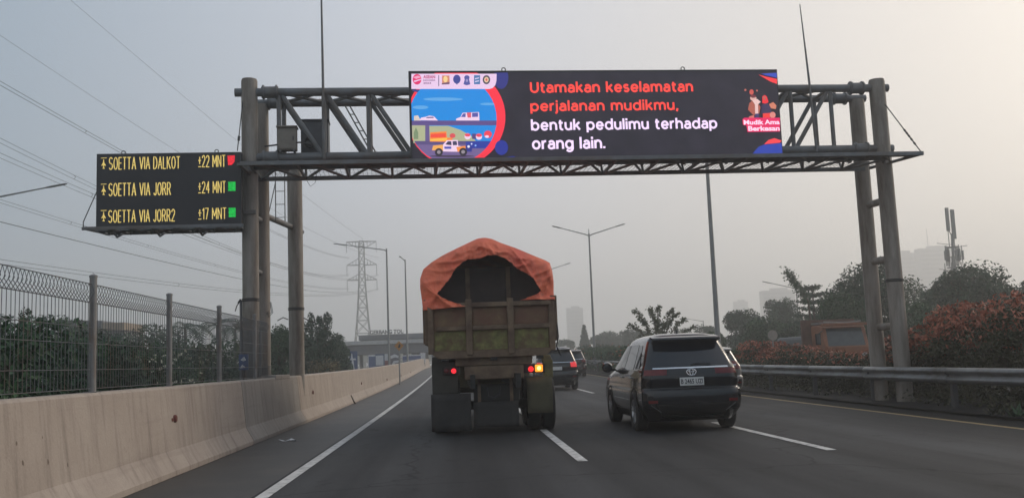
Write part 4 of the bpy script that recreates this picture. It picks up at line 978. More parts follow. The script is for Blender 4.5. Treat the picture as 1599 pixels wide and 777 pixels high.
    inner = P([(727,480),(712,475),(694,469),(683,465),(683,460),(693,449),(703,436),(712,421),(722,412),(731,407),(741,406.5),(752,405),(762,401),(776,401),(788,405.5),(797,412),(806,421),(822,429),(833,438),(840,450),(846,459),(832,464),(812,470)])
    def resample(pl, n):
        d = [0]
        for a, b in zip(pl, pl[1:]): d.append(d[-1] + math.hypot(b[0]-a[0], b[1]-a[1]))
        out = []
        for k in range(n):
            t = d[-1]*k/(n-1); i = 0
            while i < len(d)-2 and d[i+1] < t: i += 1
            f = (t-d[i])/(d[i+1]-d[i]); out.append((pl[i][0] + (pl[i+1][0]-pl[i][0])*f, pl[i][1] + (pl[i+1][1]-pl[i][1])*f))
        return out
    n = 193; o_ = resample(outer, n); i_ = resample(inner, n)
    nz = lambda x, y, z, s=1: noise.noise((x*1.7*s, y*1.7*s, z*1.7*s))
    rid = lambda x, z, f, o=0: 1 - min(1, abs(noise.noise((x*f, z*f, o)))*2.6)
    for k in range(n):                                         # torn, uneven edge
        cx, cz = .05, zt + .3; dx, dz = i_[k][0]-cx, i_[k][1]-cz; e_ = 1 + .030*noise.noise((k*.21, 3, 0)) + .022*noise.noise((k*.55, 8, 0))
        i_[k] = (cx + dx*e_, cz + dz*e_)
    rows = []; NJ = 22
    for j in range(NJ+1):                                      # rear flap, from the opening outwards
        t = j/NJ; r = []
        for k in range(n):
            x = i_[k][0] + (o_[k][0]-i_[k][0])*t; z = i_[k][1] + (o_[k][1]-i_[k][1])*t
            fade = 1 - t**6
            fold = rid(x*1.0 + z*.5, z*.35, 2.3)**3*.075 + rid(x*.5 - z*.4, z*1.2, 3.1, 5)**3*.05 + rid(x, z, 6.5, 9)**2*.018
            y = -.07 + .15*t**5 - fade*(fold + .05*nz(x*1.2, z, 0)) - .03*(1-t)
            r.append((x, min(y, -.065) if z < zt+.02 else y, z))
        rows.append(r)
    for i in range(1, 16):                                     # over the load
        t = i/15; y = .08 + (L-.06)*t; r = []
        hoop = .06*abs(math.sin(t*math.pi*5))
        for k in range(n):
            x, z = o_[k]; s = max(0, (z - zt)/1.2)
            r.append((x + .03*nz(x, y, z), y, z - hoop*s - .10*t*s + .04*nz(x*1.2, y*1.2, z)*s - .02*rid(x, y, 1.6)*s))
        rows.append(r)
    q = MB(); q.grid(rows); tp = q.build('tarpaulin', tarp_m, root, smooth='all')
    sd = tp.modifiers.new('cloth', 'SOLIDIFY'); sd.thickness = .006; sd.offset = 0
    # lashing rope along the lower hem
    q = MB(); hem = [(xl-.03, .25 + .75*k, zt-.10 + (.0 if k % 2 else -.32)) for k in range(8)]; q.tube(hem, .012, 5); q.build('rope', M['cable'], root)
    q = MB(); hem = [(xr+.03, .25 + .75*k, zt-.02 + (.0 if k % 2 else -.32)) for k in range(8)]; q.tube(hem, .012, 5); q.build('rope', M['cable'], root)
    # chassis
    for x in (-.43, .43): q = MB(); q.box((x, 3.2, 1.02), (.09, 7.6, .26)); q.build('frame_rail', cham, root)
    q = MB(); q.box((0, .12, 1.18), (1.15, .16, .26)); q.box((0, .2, 1.40), (1.5, .3, .16)); q.build('cross_member', rib, root, bevel=.02)
    q = MB(); q.tube([(-.95, 1.0, .53), (.95, 1.0, .53)], .09, 12); q.lathe([(.001, -.22), (.15, -.18), (.20, 0), (.15, .18), (.001, .22)], (0, 1.0, .53), 'Y', 16); q.build('axle', cham, root, smooth=True)
    for sgn in (-1, 1):
        for yw in (1.0, 2.35):
            for x in (.80, 1.09): wheel(root, sgn*x, yw, .53, .25, sgn)
        wheel(root, sgn*1.05, 6.6, .53, .28, sgn)
    def flap(nm, u0, u1, v0, v1, y, m, th=.03, parent=root):
        a, b = T(u0, v0, y), T(u1, v1, y); q = MB()
        r_ = [[(a[0] + (b[0]-a[0])*k/6, y + .02*math.sin(k*1.3 + j) - .015*j, a[1] + (b[1]-a[1])*j/5) for k in range(7)] for j in range(6)]
        q.grid(r_); o = q.build(nm, m, parent, smooth='all'); s = o.modifiers.new('thick', 'SOLIDIFY'); s.thickness = th; return o
    flap('mud_flap', 673, 737, 617, 672, .12, flapm)
    flap('mud_flap', 739, 811, 629, 665, .16, flapm)
    flap('mud_flap', 822, 864, 590, 644, .12, mat('olive_dusty_flap', (.085, .075, .042), .85, 0, .2, 2.5, stain=(.05, .045, .032), stain_amt=.45))
    flap('mud_flap', 739, 811, 601, 627, .3, cham)
    for sgn, u0, u1, v0, v1, m in ((-1, 674, 716, 567, 615, mat('dark_olive_fender', (.045, .042, .034), .75, 0, .25, 4)), (1, 847, 864, 563, 590, yel)):
        a, b = T(u0, v0, .2), T(u1, v1, .2); q = MB()
        q.box(((a[0]+b[0])/2, .22, (a[1]+b[1])/2), (b[0]-a[0], .10, a[1]-b[1])); 
        q.prism_y([(.22, a[1]-.02), (.6, a[1]+.10), (1.4, a[1]+.12), (1.4, a[1]+.09), (.6, a[1]+.07), (.22, a[1]-.06)], min(a[0], b[0]), max(a[0], b[0]))
        q.build('fender', m, root, bevel=.012)
    def lamp(nm, u, v, r, m, house=True):
        x, z = T(u, v, .08); q = MB(); q.lathe([(.001, -.03), (r*.8, -.026), (r, -.005), (r, .03)], (x, .06, z), 'Y', 16); return q.build(nm, m, lh, smooth=True)
    x, z = T(705, 580, .1); q = MB(); q.box((x, .13, z), (.34, .07, .15)); lh = q.build('lamp_holder', cham, root, bevel=.01)
    lamp('tail_lamp', 708.5, 580, .048, emi('lit_truck_tail_lamp', S(255, 40, 52), 1.6)); lamp('lamp_glass', 697, 580, .05, VM['redglass'])
    x, z = T(834, 576, .1); q = MB(); q.box((x, .13, z), (.42, .07, .17)); lh = q.build('lamp_holder', cham, root, bevel=.01)
    lamp('tail_lamp', 829, 577, .055, emi('lit_truck_tail_lamp', S(255, 40, 48), 1.1))
    x, z = T(841.5, 575.5, .08); q = MB(); q.box((x, .07, z), (.15, .05, .14)); q.build('indicator_lamp', emi('lit_amber_lamp', S(255, 150, 40), 1.7), lh, bevel=.02)
    q = MB(); x, z = T(841.5, 575.5, .08); q.lathe([(.001, -.012), (.032, -.008), (.04, 0)], (x, .043, z), 'Y', 12); q.build('bulb', emi('amber_bulb', S(255, 220, 130), 2.2), lh, smooth=True)
    for x0 in (-.30, .33): q = MB(); q.box((x0, .22, .78), (.06, .08, .66)); q.build('bracket', rib, root)
    q = MB(); q.tube([(-.15, .05, .9), (-.13, .02, .72), (-.02, 0, .68), (.08, .02, .75), (.1, .05, .92)], .018, 6); q.build('air_hose', M['cable'], root)
    # rope and spare ladder hook at the right rear corner
    q = MB(); q.tube([(xr, .02, zt-.35), (xr+.02, -.02, zt-.75), (xr-.02, 0, zb+.15), (xr+.08, .3, zb-.02)], .014, 6); q.build('rope', M['cable'], root)
    # cab
    cabm = mat('olive_cab_paint', (.12, .10, .05), .5, 0, .15, 3)
    q = MB(); q.prism_y([(5.75, .75), (5.75, 2.75), (6.0, 2.9), (7.1, 2.9), (7.65, 2.0), (7.75, 1.0), (7.75, .6), (7.1, .6), (7.05, 1.0), (6.1, 1.0), (6.0, .75)], -1.12, 1.12); cb = q.build('cab', cabm, root, bevel=.05)
    q = MB(); q.add([(-1.0, 7.20, 2.75), (1.0, 7.20, 2.75), (1.0, 7.66, 2.02), (-1.0, 7.66, 2.02)], [(0, 1, 2, 3)]); q.build('windscreen', VM['glass'], cb)
    q = MB(); q.box((0, 5.742, 2.35), (1.5, .01, .5)); q.build('rear_window', VM['glass'], cb)
    for s in (-1, 1):
        q = MB(); q.box((s*1.122, 6.7, 2.35), (.012, .8, .6)); q.build('side_window', VM['glass'], cb)
        q = MB(); q.tube([(s*1.1, 7.3, 2.5), (s*1.3, 7.35, 2.5)], .02, 6); q.box((s*1.33, 7.35, 2.35), (.16, .06, .42)); q.build('mirror', cham, cb)
truck()

# ---- orange truck on the opposite road, facing us
def orange_truck():
    root = thing('orange_truck', 'orange flatbed truck facing us on the opposite road, behind the right columns', 'truck', (17.15, 42.0, el(42)))
    om = mat('faded_orange_cab', (.24, .085, .035), .6, 0, .15, 3, stain=(.14, .06, .035), stain_amt=.35)
    q = MB(); q.prism_y([(0, .55), (-.02, 1.35), (.32, 2.25), (.5, 2.36), (1.6, 2.36), (1.6, .55)], -1.0, 1.0); cb = q.build('cab', om, root, bevel=.06)
    q = MB(); q.add([(-.84, -.008, 1.42), (.84, -.008, 1.42), (.80, .29, 2.2), (-.80, .29, 2.2)], [(0, 1, 2, 3)]); q.build('windscreen', mat('pale_windscreen', (.07, .075, .075), .12, 0, .2), cb)
    q = MB(); q.box((0, .13, 2.36), (2.04, .34, .12)); q.build('sun_visor', om, cb, bevel=.02)
    q = MB(); q.box((0, -.03, .72), (2.02, .14, .3)); q.build('bumper', M['dark'], cb, bevel=.02)
    for s in (-1, 1):
        q = MB(); q.lathe([(.001, -.03), (.10, -.02), (.11, .03)], (s*.75, -.05, 1.0), 'Y', 14); q.build('headlight', VM['clear'], cb, smooth=True)
        q = MB(); q.box((s*1.004, .75, 1.75), (.012, .65, .5)); q.build('side_window', VM['glass'], cb)
        q = MB(); q.tube([(s*1., .2, 2.1), (s*1.2, .1, 2.0)], .02, 6); q.box((s*1.22, .1, 1.75), (.14, .05, .42)); q.build('mirror', M['dark'], cb)
        for y in (.85, 4.2, 5.3): wheel(root, s*.88, y, .42, .26, s)
    bm_ = mat('brown_head_board', (.12, .065, .045), .8, 0, .2, 4)
    q = MB(); q.box((-.1, 1.85, 1.65), (2.5, .12, 2.0)); q.build('head_board', bm_, root)
    q = MB(); q.box((0, 4.2, 1.0), (2.3, 4.6, .22)); q.build('bed', M['dark'], root)
    q = MB(); q.box((0, 4.2, 1.55), (2.1, 4.4, .8)); q.build('cargo_cover', mat('grey_cargo_cover', (.11, .115, .12), .8, 0, .2, 3), root, bevel=.15)
    q = MB(); q.tube([(-.8, .5, 2.5), (0.1, .5, 2.42), (.9, .5, 2.5)], .045, 6); q.box((-.1, 1.2, 2.46), (1.7, .9, .08)); q.build('roof_rack', mat('pale_rack', (.22, .20, .19), .7, 0, .1), root)
orange_truck()

# ------------------------------------------------------------------ street lamps
def lamp_pole(label, x, y, h, arms, r0=.10, r1=.055, group=None, armz=None):
    """arms: list of (reach along x, along y, rise)"""
    root = thing('street_lamp', label, 'street lamp', (x, y, el(y)), 0, group)
    q = MB(); q.tube([(0, 0, 0), (0, 0, h*.5), (0, 0, h)], [r0, (r0+r1)/2, r1], 14); q.lathe([(r0*2, 0), (r0*2, .03), (r0*1.1, .03), (r0*1.1, .25)], (0, 0, 0), 'Z', 14)
    q.build('pole', M['lamp'], root, smooth=True)
    if len(arms) > 1: q = MB(); q.tube([(0, 0, h), (0, 0, h+.35)], .03, 8); q.build('spike', M['lamp'], root)
    for ax, ay, rise in arms:
        z0 = h - .08; L = math.hypot(ax, ay); ux, uy = ax/L, ay/L
        q = MB(); q.tube([(0, 0, z0 - .12), (ux*.25, uy*.25, z0), (ux*L*.72, uy*L*.72, z0 + rise*.72)], [.045, .045, .032], 8); am = q.build('arm', M['lamp'], root, smooth=True)
        q = MB()
        a = Vector((ux*L*.70, uy*L*.70, z0 + rise*.70)); b = Vector((ux*L, uy*L, z0 + rise*1.02)); d = (b-a).normalized()
        q.tube([a, a + d*.12, a + d*.3, b - d*.1, b], [.035, .06, .085, .075, .03], 10)
        for k in range(len(q.v)):
            p = Vector(q.v[k]); c = a + d*(p-a).dot(d); q.v[k] = (c.x + (p.x-c.x)*1.25, c.y + (p.y-c.y)*1.25, c.z + (p.z-c.z)*.55)
        q.build('lamp_head', M['lamp'], am, smooth=True)
    return root
G_MED = 'double-arm street lamps along the median'
lamp_pole('tall double-arm street lamp right behind the LED board, its head hidden by it', 10.85, 40, 10.85, [(-2.7, 0, .75), (2.7, 0, .75)], .12, .065, G_MED)
lamp_pole('double-arm street lamp between the truck and the tall pole, both arms in clear sky', 10.6, 75, 10.75, [(-2.9, 0, .75), (2.9, 0, .75)], .11, .06, G_MED)
lamp_pole('double-arm street lamp just right of the orange tarpaulin, only one arm showing', 10.6, 112, 11.0, [(-2.9, 0, .75), (2.9, 0, .75)], .11, .06, G_MED)
p = at(1098, 500, 150); lamp_pole('small far street lamp whose arm shows over the black SUV roof', p.x, 150, p.z - el(150), [(-3.0, 0, .5)])
p = at(1243, 448, 95); lamp_pole('single-arm street lamp among the trees right of the LED board', p.x, 95, p.z - el(95), [(-3.4, 0, .75)], .09, .05)
p = at(603.5, 388, 79); lamp_pole('street lamp with a long left arm crossing in front of the pylon top', p.x, 79, p.z - el(79), [(-4.3, 0, .62)], .10, .06)
p = at(632.5, 405, 92); lamp_pole('street lamp with a short stub arm left of the truck', p.x, 92, p.z - el(92), [(-.45, -1.4, .25)], .10, .06)
p = at(-16, 306, 45); lamp_pole('street lamp at the far left whose arm reaches in above the fence', p.x, 45, p.z - el(45), [(3.45, 0, .55)], .11, .06)

# ------------------------------------------------------------------ pylon and overhead wires
PY = 295.0
def pylon():
    bx = at(567, 520, PY).x; s = PY/F_PX
    root = thing('transmission_tower', 'tall grey lattice electricity pylon with three crossarm levels', 'pylon', (bx, PY, el(PY)))
    Z = lambda v: at(567, v, PY).z - el(PY)
    mm = mat('pylon_steel', (.16, .165, .17), .6, .2, .1)
    lv = [(0, 3.2), (Z(545), 2.6), (Z(520), 2.05), (Z(500), 1.7), (Z(480), 1.42), (Z(462), 1.2), (Z(445), 1.0), (Z(428), .9), (Z(412), .82), (Z(396), .8), (Z(384), .78), (Z(376), .6)]
    q = MB()
    for (z0, a), (z1, b) in zip(lv, lv[1:]):
        for sx in (-1, 1):
            for sy in (-1, 1): q.tube([(sx*a, sy*a, z0), (sx*b, sy*b, z1)], .13, 5)
            q.tube([(sx*a, -a, z0), (sx*b, b, z1)], .07, 4); q.tube([(sx*a, a, z0), (sx*b, -b, z1)], .07, 4)
            q.tube([(-a, sx*a, z0), (b, sx*b, z1)], .07, 4); q.tube([(a, sx*a, z0), (-b, sx*b, z1)], .07, 4)
            q.tube([(-b, sx*b, z1), (b, sx*b, z1)], .07, 4); q.tube([(sx*b, -b, z1), (sx*b, b, z1)], .07, 4)
    q.build('lattice_body', mm, root)
    W = 23.0*s
    for v, dv in ((384, -8), (413.5, -11), (437, -10)):
        for sx in (-1, 1):
            z = Z(v); zt = Z(v + dv); t = (sx*W, 0, z if v > 390 else Z(377)); q = MB(); hb = .85
            base = [(sx*hb, -hb, z), (sx*hb, hb, z), (sx*hb*.9, 0, zt)] if v > 390 else [(sx*hb, -hb, Z(377)), (sx*hb, hb, Z(377)), (sx*hb, 0, Z(388))]
            for b in base: q.tube([b, t], .10, 4)
            for k in (1, 2, 3):
                f = k/4; pts = [tuple(b[i] + (t[i]-b[i])*f for i in range(3)) for b in base]
                q.tube([pts[0], pts[2]], .05, 4); q.tube([pts[1], pts[2]], .05, 4); q.tube([pts[0], pts[1]], .05, 4)
            ar = q.build('crossarm', mm, root)
            q = MB(); q.tube([t, (t[0], 0, t[2] - 3.3)], .07, 6)
            for k in range(8): q.lathe([(.07, -.04), (.17, 0), (.07, .04)], (t[0], 0, t[2] - .6 - .3*k), 'Z', 8)
            q.build('insulator', M['wire'], ar)
pylon()
def cable(label, a, b, mid, r, pair=None, name='power_line', group='overhead power lines'):
    """hangs between two points in space; mid is a photo point the sagging line passes"""
    a = at(*a); b = at(*b)
    def pt(t, s): return a + (b-a)*t - Vector((0, 0, 4*s*t*(1-t)))
    def px(p):
        c = ROT.transposed() @ (p - Vector((0, 0, CAM_H))); return (IW/2 - F_PX*c.x/c.z, IH/2 + F_PX*c.y/c.z)
    best = None
    for s in [i*.25 for i in range(-8, 120)]:
        lo, hi = 0.0, 1.0
        for _ in range(22):
            m = (lo+hi)/2
            if (px(pt(m, s))[0] < mid[0]) == (px(a)[0] < px(b)[0]): lo = m
            else: hi = m
        e_ = abs(px(pt(lo, s))[1] - mid[1])
        if best is None or e_ < best[0]: best = (e_, s)
    s = best[1]; ts = [(i/40)**2.2 for i in range(41)]
    q = MB(); P1 = [pt(t, s) for t in ts]; o = P1[0].copy()
    q.tube([p - o for p in P1], [r*(1 + 2.0*t) for t in ts], 5)
    if pair:
        P2 = [p - Vector((0, 0, pair)) for p in P1]; q.tube([p - o for p in P2], [r*(1 + 2.0*t) for t in ts], 5)
        for k in (6, 12, 17, 22, 27): q.tube([P1[k] - o, P1[k] - o + Vector((.12, 0, -pair/2)), P2[k] - o], r*1.3, 5)
    ob = q.build(name, M['wire'], None); ob.location = o
    return tag(ob, label, 'cable', group)
cable('faintest top earth wire, crossing the upper left sky past a small marker', (40, -60, 70), (567, 373, PY), (280, 145), .012)
cable('thin single wire high across the left sky towards the pylon', (-60, 15, 60), (591, 402, PY), (290, 245), .011)
cable('upper twin wire running down behind the top edge of the travel time sign', (-60, 92, 48), (545, 402, PY), (192, 237), .014, .22)
cable('twin wire with a spacer passing behind the middle of the travel time sign', (-60, 185, 55), (545, 428, PY), (150, 290), .013, .30)
cable('twin wire just below the middle left of the sky, crossing the left lamp arm', (-60, 212, 50), (591, 428, PY), (150, 305), .012, .28)
cable('twin wire reaching the lower left corner of the travel time sign', (-60, 292, 58), (545, 450, PY), (128, 352), .012, .22)
cable('thick single cable sweeping below the travel time sign to the columns', (-60, 331, 40), (566, 453, PY), (300, 418), .017)
cable('lowest twin wire running just above the fence top', (-60, 396, 50), (591, 450, PY), (375, 452), .012, .25)

# ------------------------------------------------------------------ toll plaza on the left ahead
def toll_plaza():
    Y = 140.0; k = Y/F_PX
    A = lambda u, v: at(u, v, Y)
    o = A(590, 570); o.z = el(Y)
    root = thing('toll_plaza', 'long low toll plaza canopy with GERBANG TOL lettering on its roof', 'building', (o.x, Y, o.z))
    L = lambda u, v: (A(u, v).x - o.x, A(u, v).z - o.z)
    x0, z1 = L(514, 534); x1 = L(700, 534)[0]; z0 = L(514, 540)[1]
    q = MB(); q.box(((x0+x1)/2, 5, (z0+z1)/2), (x1-x0, 11, z1-z0)); q.build('canopy', mat('pale_grey_fascia', (.40, .40, .40), .6, 0, .1), root)
    zu = L(590, 540)[1]
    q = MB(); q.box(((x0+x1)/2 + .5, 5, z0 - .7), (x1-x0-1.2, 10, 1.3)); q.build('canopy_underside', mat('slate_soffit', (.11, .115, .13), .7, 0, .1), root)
    xa, za = L(559, 534); xb = L(664, 523)[0]; zb = L(600, 523)[1]
    q = MB(); q.box(((xa+xb)/2, 3.5, (z1+zb)/2 + .15), (xb-xa, 5, zb-z1)); q.build('sign_base', mat('grey_roof_box', (.14, .15, .16), .7, 0, .1), root)
    q = MB(); xa = L(577, 520)[0]; xb = L(629, 520)[0]; zl = L(600, 523)[1]; zh = L(600, 516.5)[1]
    put_text(q, 'GERBANG TOL', xa, xb, zl + .2, zh + .2, .7, 0, .03)
    b = len(q.v); q.add([(x, y + .12, z) for x, y, z in q.v], [tuple(i for i in reversed(f)) for f in list(q.f)])
    lt = q.build('roof_lettering', mat('dark_roof_letters', (.05, .055, .065), .6, 0, .1), root)
    q = MB(); xa = L(575, 520)[0]
    for i in range(9): q.box((xa + (xb-xa)*i/8, .85, zl + .05), (.06, .06, .9))
    q.build('lettering_frame', M['steel'], root)
    for u in (527, 560, 595, 630, 665, 690):
        q = MB(); x = L(u, 560)[0]; q.box((x, 4, z0/2), (.5, .5, z0)); q.build('column', mat('toll_column', (.22, .22, .23), .7, 0, .1), root)
    for u in (540, 578, 612, 648, 680):
        q = MB(); x = L(u, 560)[0]; q.box((x, 4.5, 1.3), (1.3, 2.2, 2.6)); bo = q.build('booth', mat('toll_booth_blue', (.07, .10, .18), .6, 0, .2), root)
        q = MB(); q.box((x, 3.39, 1.7), (1.0, .03, .9)); q.build('window', VM['glass'], bo)
toll_plaza()
blue = mat('blue_sign_face', (.022, .055, .16), .5, 0, .1); wht = mat('white_sign_marks', (.55, .56, .58), .6, 0, .1)
def flat_sign(name, label, cat, u0, u1, v0, v1, Y, face, marks=None, posts=2, edge=None):
    a = at(u0, v1, Y); b = at(u1, v0, Y); cx = (a.x+b.x)/2; zb = el(Y)
    root = thing(name, label, cat, (cx, Y, zb))
    w, z0, z1 = b.x-a.x, a.z - zb, b.z - zb
    q = MB(); q.box((0, 0, (z0+z1)/2), (w, .06, z1-z0)); q.build('panel', face, root)
    if edge: q = MB(); q.box((0, .035, (z0+z1)/2), (w+.12, .02, z1-z0+.12)); q.build('border', edge, root)
    for i in range(posts):
        x = 0 if posts == 1 else -w*.35 + w*.7*i/(posts-1)
        q = MB(); q.tube([(x, .09, 0), (x, .09, z1-.05)], .05, 8); q.build('post', M['lamp'], root)
    if marks:
        q = MB()
        for m_ in marks: q.flat([(-w/2 + w*x, z0 + (z1-z0)*y) for x, y in m_], -.036)
        q.build('symbol', wht, root)
    return root
flat_sign('motorway_sign', 'tall dark blue motorway sign with white road symbol beyond the barrier', 'road sign', 536, 558, 547.5, 580, 95, blue,
          [[(.22, .10), (.44, .10), (.40, .56), (.28, .56)], [(.56, .10), (.78, .10), (.72, .56), (.60, .56)], [(.08, .56), (.90, .56), (.86, .64), (.12, .64)], [(.32, .64), (.44, .64), (.43, .88), (.35, .88)], [(.56, .64), (.68, .64), (.65, .88), (.57, .88)]])
flat_sign('blue_hoarding', 'small blue hoarding with white frame right of the motorway sign', 'hoarding', 575, 586, 553, 582, 110, mat('hoarding_blue', (.04, .08, .20), .5, 0, .2), [[(0, 0), (.1, 0), (.1, 1), (0, 1)], [(0, .9), (1, .9), (1, 1), (0, 1)]])
flat_sign('arrow_board', 'blue board with a white square and dark slanted arrow stroke', 'road sign', 586, 600, 552, 574, 112, blue, [[(.08, .18), (.9, .18), (.9, .9), (.08, .9)]])
p = at(593, 562, 111.9); q = MB(); 
zz = el(112)
fs = flat_sign('red_white_board', 'small board, red below and pale above, left of the lamp post', 'hoarding', 601, 608, 552, 573, 113, mat('board_red', (.22, .05, .06), .6, 0, .1), [[(0, .5), (1, .5), (1, 1), (0, 1)]])
flat_sign('chevron_board', 'dark board with pale curved chevrons under the orange warning sign', 'road sign', 609, 625, 551, 573, 114, mat('board_slate', (.10, .10, .13), .6, 0, .1), [[(.05, .82), (.45, .95), (.9, .8), (.9, .62), (.5, .72), (.1, .62)], [(.1, .1), (.35, .45), (.9, .5), (.9, .35), (.5, .3), (.3, .05)]])
flat_sign('blue_wall_board', 'long low blue board with a thin white stripe beside the truck', 'hoarding', 629, 657, 553, 572, 118, mat('wall_board_blue', (.045, .075, .20), .55, 0, .15), [[(0, .9), (1, .9), (1, 1), (0, 1)], [(0, .5), (1, .52), (1, .56), (0, .54)]])
flat_sign('white_hut', 'small white box at the far end of the blue boards', 'hut', 657, 664, 550, 566, 119, wht)
def warning_sign():
    Y = 60.0; a = at(623, 539.5, Y); r = 7.2*Y/F_PX
    root = thing('warning_sign', 'orange diamond warning sign on a grey post against the barrier', 'road sign', (-3.78, Y, el(Y)))
    x, z = a.x + 3.78, a.z - el(Y)
    q = MB(); q.prism([(x, z-r*1.05), (x + r, z), (x, z+r*1.05), (x - r, z)], -.02, .02); q.build('panel', mat('orange_sign_face', (.42, .20, .05), .55, 0, .1), root, bevel=.01)
    q = MB(); q.flat([(x-.08, z-.12), (x+.06, z-.12), (x+.1, z+.05), (x+.02, z+.15), (x-.02, z+.02)], -.024); q.build('symbol', M['dark'], root)
    q = MB(); q.tube([(x, .06, 0), (x, .06, z+.2)], .045, 8); q.build('post', M['lamp'], root)
warning_sign()

# ------------------------------------------------------------------ round sign seen from behind, litter, stick
p = at(1206.5, 523, 38)
rs = thing('round_sign', 'small round sign seen from behind among the red flowering bushes', 'road sign', (p.x, 38, .05 + el(38)))
q = MB(); q.lathe([(.001, -.015), (.20, -.015), (.205, 0), (.20, .015), (.001, .015)], (0, 0, p.z - .05 - el(38)), 'Y', 28); q.build('disc', mat('sign_back_grey', (.30, .27, .23), .6, .1, .1), rs, smooth=True)
q = MB(); q.tube([(0, .04, 0), (0, .04, p.z - el(38) + .1)], .03, 8); q.build('post', M['lamp'], rs)
p = at(554, 624, 35); q = MB(); q.tube([(0, 0, .02), (-.06, .0, .12), (-.16, .02, .34)], [.03, .028, .02], 6)
tag(q.build('wooden_stick', M['bark'], None, loc=(-3.72, 35.5, el(35.5))), 'short dark stick leaning at the foot of the barrier', 'stick')
q = MB(); q.grid([[(x*.17, y*.1, .03*math.sin(x*4+y)+.012) for x in (-1, -.4, .3, 1)] for y in (-1, 0, 1)])
tag(q.build('paper_scrap', wht, None, loc=(-3.35, 19.4, 0.025)), 'flat pale scrap of paper on the left shoulder', 'litter')
p = at(362, 575, 20.5)
bs = thing('blue_board', 'small blue and white board behind the fence beside the left columns', 'sign', (p.x, 21.6, el(21)))
q = MB(); q.box((0, 0, 1.58), (.20, .05, .34)); q.build('panel', mat('board_bright_blue', (.03, .07, .20), .5, 0, .3, 9), bs)
q = MB(); q.flat([(-.06, 1.63), (.02, 1.70), (.07, 1.62), (.0, 1.60)], -.03); q.flat([(-.08, 1.45), (-.02, 1.53), (.06, 1.46)], -.03); q.build('symbol', wht, bs)
q = MB(); q.tube([(0, .05, 0), (0, .05, 1.7)], .03, 8); q.build('post', M['dark'], bs)

# ------------------------------------------------------------------ long roof left, tower blocks, mobile mast
p0, p1 = at(80, 503, 100), at(193, 512, 100)
ro = thing('long_roof', 'long low grey roof with a tan end showing above the hedge', 'building', ((p0.x+p1.x)/2, 100, el(100)))
w = (p1.x-p0.x); zt = p0.z - el(100); zb = p1.z - el(100)
q = MB(); q.prism([(-w/2, zb), (w*.2, zb), (w*.2, zt), (-w/2, zt + .25)], 0, 8); q.build('roof', mat('grey_roof_sheet', (.12, .13, .14), .6, 0, .15), ro)
q = MB(); q.box((w*.35, 3, (zb+zt)/2 - .2), (w*.3, 6.2, zt-zb-.1)); q.build('end_wall', mat('tan_gable', (.27, .21, .15), .8, 0, .2, 1), ro)
q = MB(); q.box((0, 4, zb/2), (w*.9, 6, zb)); q.build('wall', mat('grey_wall', (.18, .18, .18), .8, 0, .1), ro)
def block(label, u0, u1, v, Y, mast=None):
    a = at(u0, 560, Y); b = at(u1, v, Y); w = b.x - a.x; h = b.z - el(Y)
    root = thing('tower_block', label, 'tower block', ((a.x+b.x)/2, Y, el(Y)), 0, 'hazy tower blocks on the skyline')
    q = MB(); q.box((0, w*.14, h/2), (w, w*.28, h)); wl = q.build('wall', M['build'], root)
    q = MB(); q.box((w*.05, w*.14, h + .9), (w*.5, w*.2, 1.8)); q.build('roof_plant', M['build'], root)
    q = MB(); nf = int(h/3.3)
    for i in range(1, nf): q.box((0, -.02, i*3.3 + 1.4), (w*.92, .06, 1.3))
    q.build('window_bands', M['win'], wl)
    if mast: q = MB(); q.tube([(mast*w, w*.14, h), (mast*w, w*.14, h + 15)], .25, 6); q.build('mast', M['wire'], root)
block('faint slim tower block just right of the truck', 888, 910, 480, 900)
block('hazy tower block with a mast beside the mobile phone mast', 1450, 1492, 386, 700, -.18)
block('narrow hazy tower block right behind the right columns', 1409, 1429, 394, 720)
block('wide hazy tower block left of the single-arm lamp', 1197, 1241, 452, 720)
block('faintest low tower block above the trees left of the wide one', 1152, 1168, 470, 950)
